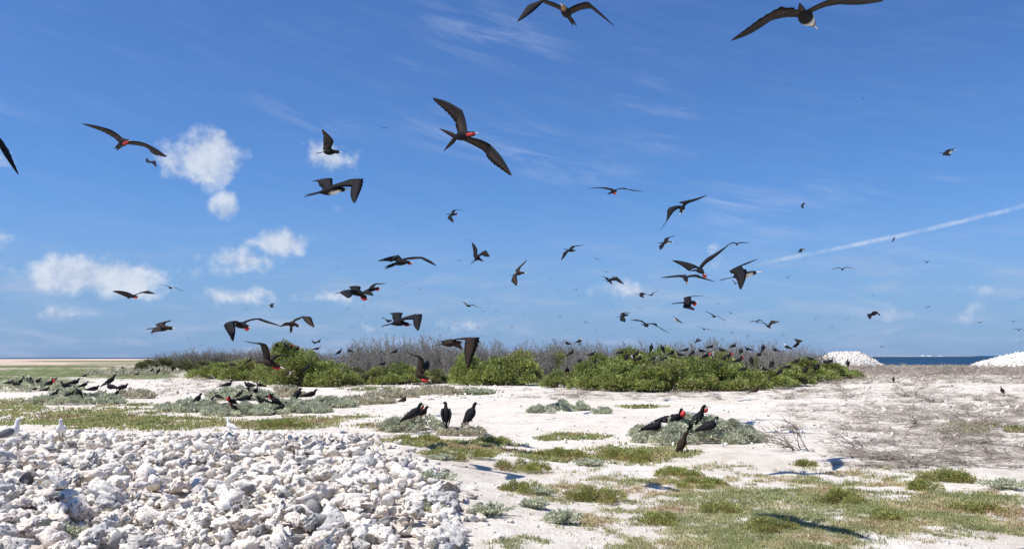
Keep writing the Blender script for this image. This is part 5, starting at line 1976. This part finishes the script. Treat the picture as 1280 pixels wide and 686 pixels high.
perch(37, 477, D5 + .5, 'wh', 140, 'white-headed bird on the wide grey bush at the left edge', s=1.0)
perch(46, 479, D5 + .5, 'lie', 10, 'dark frigatebird right of the white-headed bird on the grey bush', s=1.0)
perch(43, 488, D5 - 1, 'lie2', 0, 'dark frigatebird low on the front of the wide grey bush', s=.7)
perch(69, 475, dg(69, 476), 'lie', 0, 'small reddish dark bird on the green flat behind the left bushes', s=.8)
perch(153, 460.5, dg(153, 464), 'lie2', 170, 'dark frigatebird on the far bush at left, alone', s=1.1)
perch(189, 465, dg(190, 468), 'mid', 20, 'left one of two dark birds on the far bush', s=1.15)
perch(198, 466, dg(197, 469), 'up', 60, 'right one of two dark birds on the far bush', s=1.15)
perch(171, 469, dg(171, 471), 'lie2', 0, 'dark bird low in front of the far bush pair', s=.9)
perch(106, 471, dg(106, 472), 'lie', 0, 'dark bird on the grass beside a pale stone at far left', s=1.0)
perch(944, 491, dg(944, 492), 'brnlie', 10, 'small brown bird sitting on the sand below the right leafy shrubs', s=1.0)
perch(1117, 476, dg(1117, 478), 'up', 60, 'small dark upright bird in the dry brush at the right', s=.65)
perch(1253, 491, dg(1253, 492), 'brn', 200, 'small brown bird among dead branches at the right edge', s=.65)

TH = 'perched on the right leafy thicket'
THICK = [
    (346, 432, 84, 'lie', 170, 'dark frigatebird left on the tallest left shrub'), (357, 433, 85, 'up', 20, 'upright dark bird in the middle of the tallest left shrub top'),
    (363, 434, 84, 'bigr', -20, 'red-pouched frigatebird on top of the tallest left shrub'), (371, 437, 83, 'midr', -10, 'reddish-throated bird right below the top of the tallest left shrub'),
    (396, 436, 80, 'lie2', 10, 'dark bird at the right of the tallest left shrub'), (290, 456, 76, 'lie2', 170, 'dark bird on the left end shrub of the thicket'), (311, 452, 76, 'mid', 60, 'dark bird with wings half open on the left leafy shrubs'),
    (384, 460, 68, 'steep', 50, 'dark bird half hidden in the wide left green shrub'), (361, 468, 66, 'fem', 30, 'white-chested bird low in the left green shrub'), (424, 441, 74, 'mid', 15, 'dark bird perched on the grey twigs left of centre'),
    (437, 439, 75, 'lie', 10, 'second dark bird on the grey twigs left of centre'), (478, 455, 72, 'lie2', 0, 'dark bird low in grey twigs left of the diving bird'), (494, 440, 73, 'fem', 30, 'pale-marked bird in the tall grey twigs at centre left'),
    (709, 429.5, 76, 'fem', 8, 'dark bird with pale head on top of grey twigs right of centre, left of two'), (724, 427, 77, 'wh', 15, 'white-headed bird on top of grey twigs right of centre, right of two'),
    (714, 442, 70, 'mid', 10, 'black frigatebird on the second row left of the right leafy group'), (725, 452, 63, 'lie2', 10, 'dark bird low at the left of the right leafy group'), (742, 455, 62, 'steep', 60, 'dark rounded bird at the left of the right leafy group'),
    (709, 465, 60, 'mid', 40, 'dark bird at the low left edge of the right leafy group'), (750, 467, 60, 'midr', 10, 'red-throated bird low in the left of the right leafy group'), (767, 456, 62, 'fem', 30, 'large dark bird with pale bill in the left of the right leafy crown'),
    (783, 448, 65, 'mid', 20, 'dark bird on the crown below the pair of upright birds'), (791, 448, 65, 'femup', 200, 'white-fronted bird on the crown next to a pale branch'), (799, 449, 65, 'lie', 10, 'dark bird right of the pale branch on the crown'),
    (786, 461, 61, 'lie2', 5, 'dark bird deep in the green below the pale branch'), (814, 436, 69, 'up', 60, 'left upright dark bird on the highest green crown'), (828, 437, 69, 'up', 120, 'right upright dark bird on the highest green crown'),
    (818, 449, 65, 'fem', 10, 'white-marked bird below the two upright dark birds'), (831, 449, 64, 'fem', 40, 'pale-headed bird right below the two upright dark birds'), (834, 470, 60, 'femup', 50, 'white-headed bird sitting low in the green front'),
    (857, 438, 68, 'lie', 15, 'dark bird on the twigs left of the red-pouched males'), (866, 442, 66, 'femup', 30, 'white-chested bird left of the red-pouched males'), (877, 439, 68, 'lie2', 170, 'dark bird above the left red-pouched male'),
    (862, 460, 62, 'mid', 60, 'dark bird in the green front below the crown on the right'), (874, 457, 62, 'fem', 10, 'white-marked dark bird below the left red-pouched male'), (882, 446, 64, 'bigr', -15, 'red-pouched male, leftmost of three in a row on the right crown'),
    (892, 445, 66, 'wh', 30, 'white-headed bird between two red-pouched males'), (893, 453, 63, 'femup', 20, 'white-chested bird below the red-pouched row'), (910, 446, 65, 'bigr', -10, 'red-pouched male, middle of three in a row on the right crown'),
    (924, 451, 63, 'bigr', -15, 'pink-red-pouched male, rightmost of three in a row on the right crown'), (904, 452, 63, 'steep', 20, 'dark bird below the middle red-pouched male'), (902, 438, 68, 'lie', 10, 'dark bird on twigs above the red-pouched row'),
    (910, 466, 61, 'lie', 10, 'dark bird low in the green front under the red-pouched row'), (926, 440, 68, 'fem', 60, 'pale-marked bird on the twigs right of the red-pouched row'), (939, 452, 63, 'femup', 30, 'white-headed dark bird right of the red-pouched row'),
    (949, 444, 66, 'lie', 15, 'dark bird on the twigs right of the red-pouched row'), (954, 436, 70, 'steep', 35, 'sleek dark bird sitting slanted on the right crest of the twigs'), (965, 456, 64, 'femup', 20, 'white-chested bird in the middle of the right slope'),
    (969, 438, 72, 'fem', 20, 'white-marked bird on the right crest of the twigs'), (984, 434.5, 74, 'wh', 120, 'white round-headed bird on the right crest of the twigs'), (985, 459, 66, 'lie2', 0, 'dark bird on the green of the right slope'),
    (1008, 463, 68, 'upr', 0, 'red-throated upright bird near the right end of the thicket'), (1013, 449, 74, 'lie', 10, 'dark bird in the twigs near the right end'), (1031, 453, 73, 'fem', 170, 'white-chested bird at the right end of the thicket'), (1038, 452, 74, 'lie', 10, 'dark bird beside the white-chested one at the right end'),
    (1060, 455, 74, 'mid', 20, 'dark bird at the extreme right tip of the thicket'), (945, 468, 61, 'fem', 10, 'white-headed bird low in the green front right of the middle'), (965 - 170, 444, 66, 'mid', 60, 'dark bird tucked under the left upright dark bird'),
]
for (x, y, d, v, yaw, lab) in THICK:
    perch(x, y + 1.5, d, v, yaw + random.gauss(0, 35) + (150 if random.random() < .25 and 'r' not in v else 0), lab, TH, .95)


for (x, y, d, v, yaw) in [(760, 462, 61, 'lie', 20), (775, 466, 60.5, 'fem', 30), (805, 460, 61, 'lie2', 160), (822, 463, 60.5, 'mid', 20), (845, 456, 62, 'fem', 15), (850, 466, 60.5, 'lie', 190),
                          (885, 466, 60.5, 'lie2', 20), (900, 461, 61, 'femup', 40), (930, 462, 61.5, 'lie', 10), (955, 462, 62.5, 'fem', 160), (975, 466, 64, 'mid', 30), (996, 452, 70, 'lie', 10),
                          (840, 442, 67, 'fem', 10), (850, 444, 66, 'lie', 170), (888, 434, 69, 'lie2', 15), (917, 433, 70, 'fem', 20), (935, 437, 69, 'lie', 160), (776, 441, 67, 'lie2', 15), (740, 443, 69, 'lie', 20), (1022, 458, 71, 'lie', 30)]:
    perch(x, y + 1.5, d - 1.8, v, yaw, 'small dark frigatebird half hidden among the leaves of the right thicket', 'half-hidden birds in the right thicket', .9)
for (x, y, v, yaw) in [(262, 503, 'lie', 10), (272, 498, 'fem', 170), (281, 509, 'lie2', 15), (299, 496, 'mid', 30), (314, 510, 'lie', 200), (337, 497, 'lie2', 10), (352, 512, 'fem', 20), (362, 507, 'lie', 180), (57, 489, 'lie', 20), (75, 491, 'fem', 15),
                       (110, 496, 'lie2', 190), (128, 494, 'lie', 10), (145, 495, 'mid', 20)]:
    perch(x, y, dg(x, y + 8) + .3, v, yaw, 'small dark frigatebird tucked low into the grey-green bushes of the left nesting area', 'birds tucked into the left bushes', .72)


# ================================================================ boobies on the rubble
def booby(px, py, dist, yaw, label, grey, s=1.0):
    """stout white seabird: egg-shaped body, thick neck, round head, straight pointed bill"""
    mb = MB()
    W, G = np.array((.74, .73, .71)), np.array((.16, .16, .17))
    cen = [(-.34, 0, .10), (-.24, 0, .13), (-.10, 0, .19), (.04, 0, .24), (.13, 0, .30), (.15, 0, .40), (.155, 0, .47), (.175, 0, .525), (.20, 0, .535), (.235, 0, .53)]
    rad = [.02, .06, .11, .13, .11, .065, .055, .060, .052, .022]
    loft(mb, cen, rad, np.array((-.4, 0, .9)), W, 12)
    for s_ in (-1, 1):
        loft(mb, [(.13, s_ * .09, .28), (.06, s_ * .125, .26), (-.10, s_ * .12, .20), (-.28, s_ * .07, .13), (-.46, s_ * .03, .08)], [(.015, .04), (.03, .10), (.03, .10), (.022, .06), (.005, .012)],
             np.array((0, 0, 1.0)), G if grey else W * .97, 8)
    loft(mb, [(-.30, 0, .11), (-.42, 0, .08), (-.50, 0, .06)], [(.05, .015), (.035, .010), (.008, .004)], np.array((0, 0, 1.0)), G * .7 if grey else W * .9, 6)
    for s_ in (-1, 1):
        loft(mb, [(.0, s_ * .05, .10), (.0, s_ * .05, .02), (.04, s_ * .055, 0)], [.022, .014, .016], np.array((1.0, 0, 0)), (.30, .28, .2), 6)
    o = mb.build('booby', MAT['feather'])
    o.location = at(px, py, dist)
    o.rotation_euler = (0, 0, R(yaw))
    o.scale = (s,) * 3
    tag(o, label, 'booby', 'white boobies by the rubble heap')
    bl = MB()
    loft(bl, [(.225, 0, .53), (.28, 0, .522), (.335, 0, .51)], [.020, .013, .002], np.array((0, 0, 1.0)), (.10, .10, .11), 7)
    bl.build('bill', MAT['bill'], o)
    for s_ in (-1, 1):
        e = MB()
        V, F = ICO1
        e.add(V * .008 + np.array((.205, s_ * .046, .548)), F, (.01, .01, .01))
        e.build('eye', MAT['bill'], o)
    return o


booby(12, 551, 21.5, 12, 'white-headed grey-winged booby sitting on the rubble at the left edge', True, .82)
booby(76, 545, 22.0, -70, 'white downy booby facing the viewer at the back of the rubble heap', False, .66)
booby(288, 538, 25.5, 160, 'small white booby behind the rubble heap, right of the other two', False, .55)

# birds soaring just above the frame: their shadows fall into the picture
for (sx, sy, h, lab) in [(1010, 655, 8.6, 'frigatebird soaring above the frame, shadow across the right foreground grass'),
                         (95, 642, 9.0, 'frigatebird soaring above the frame, shadow on the rubble at lower left')]:
    g = ground_at(sx, sy)
    o = link('frigatebird', POSES[0])
    o.location = g + SUNDIR * (h / SUNDIR.z)
    o.rotation_euler = (0, 0, R(-62))
    tag(o, lab, 'frigatebird', 'frigatebirds soaring above the frame')
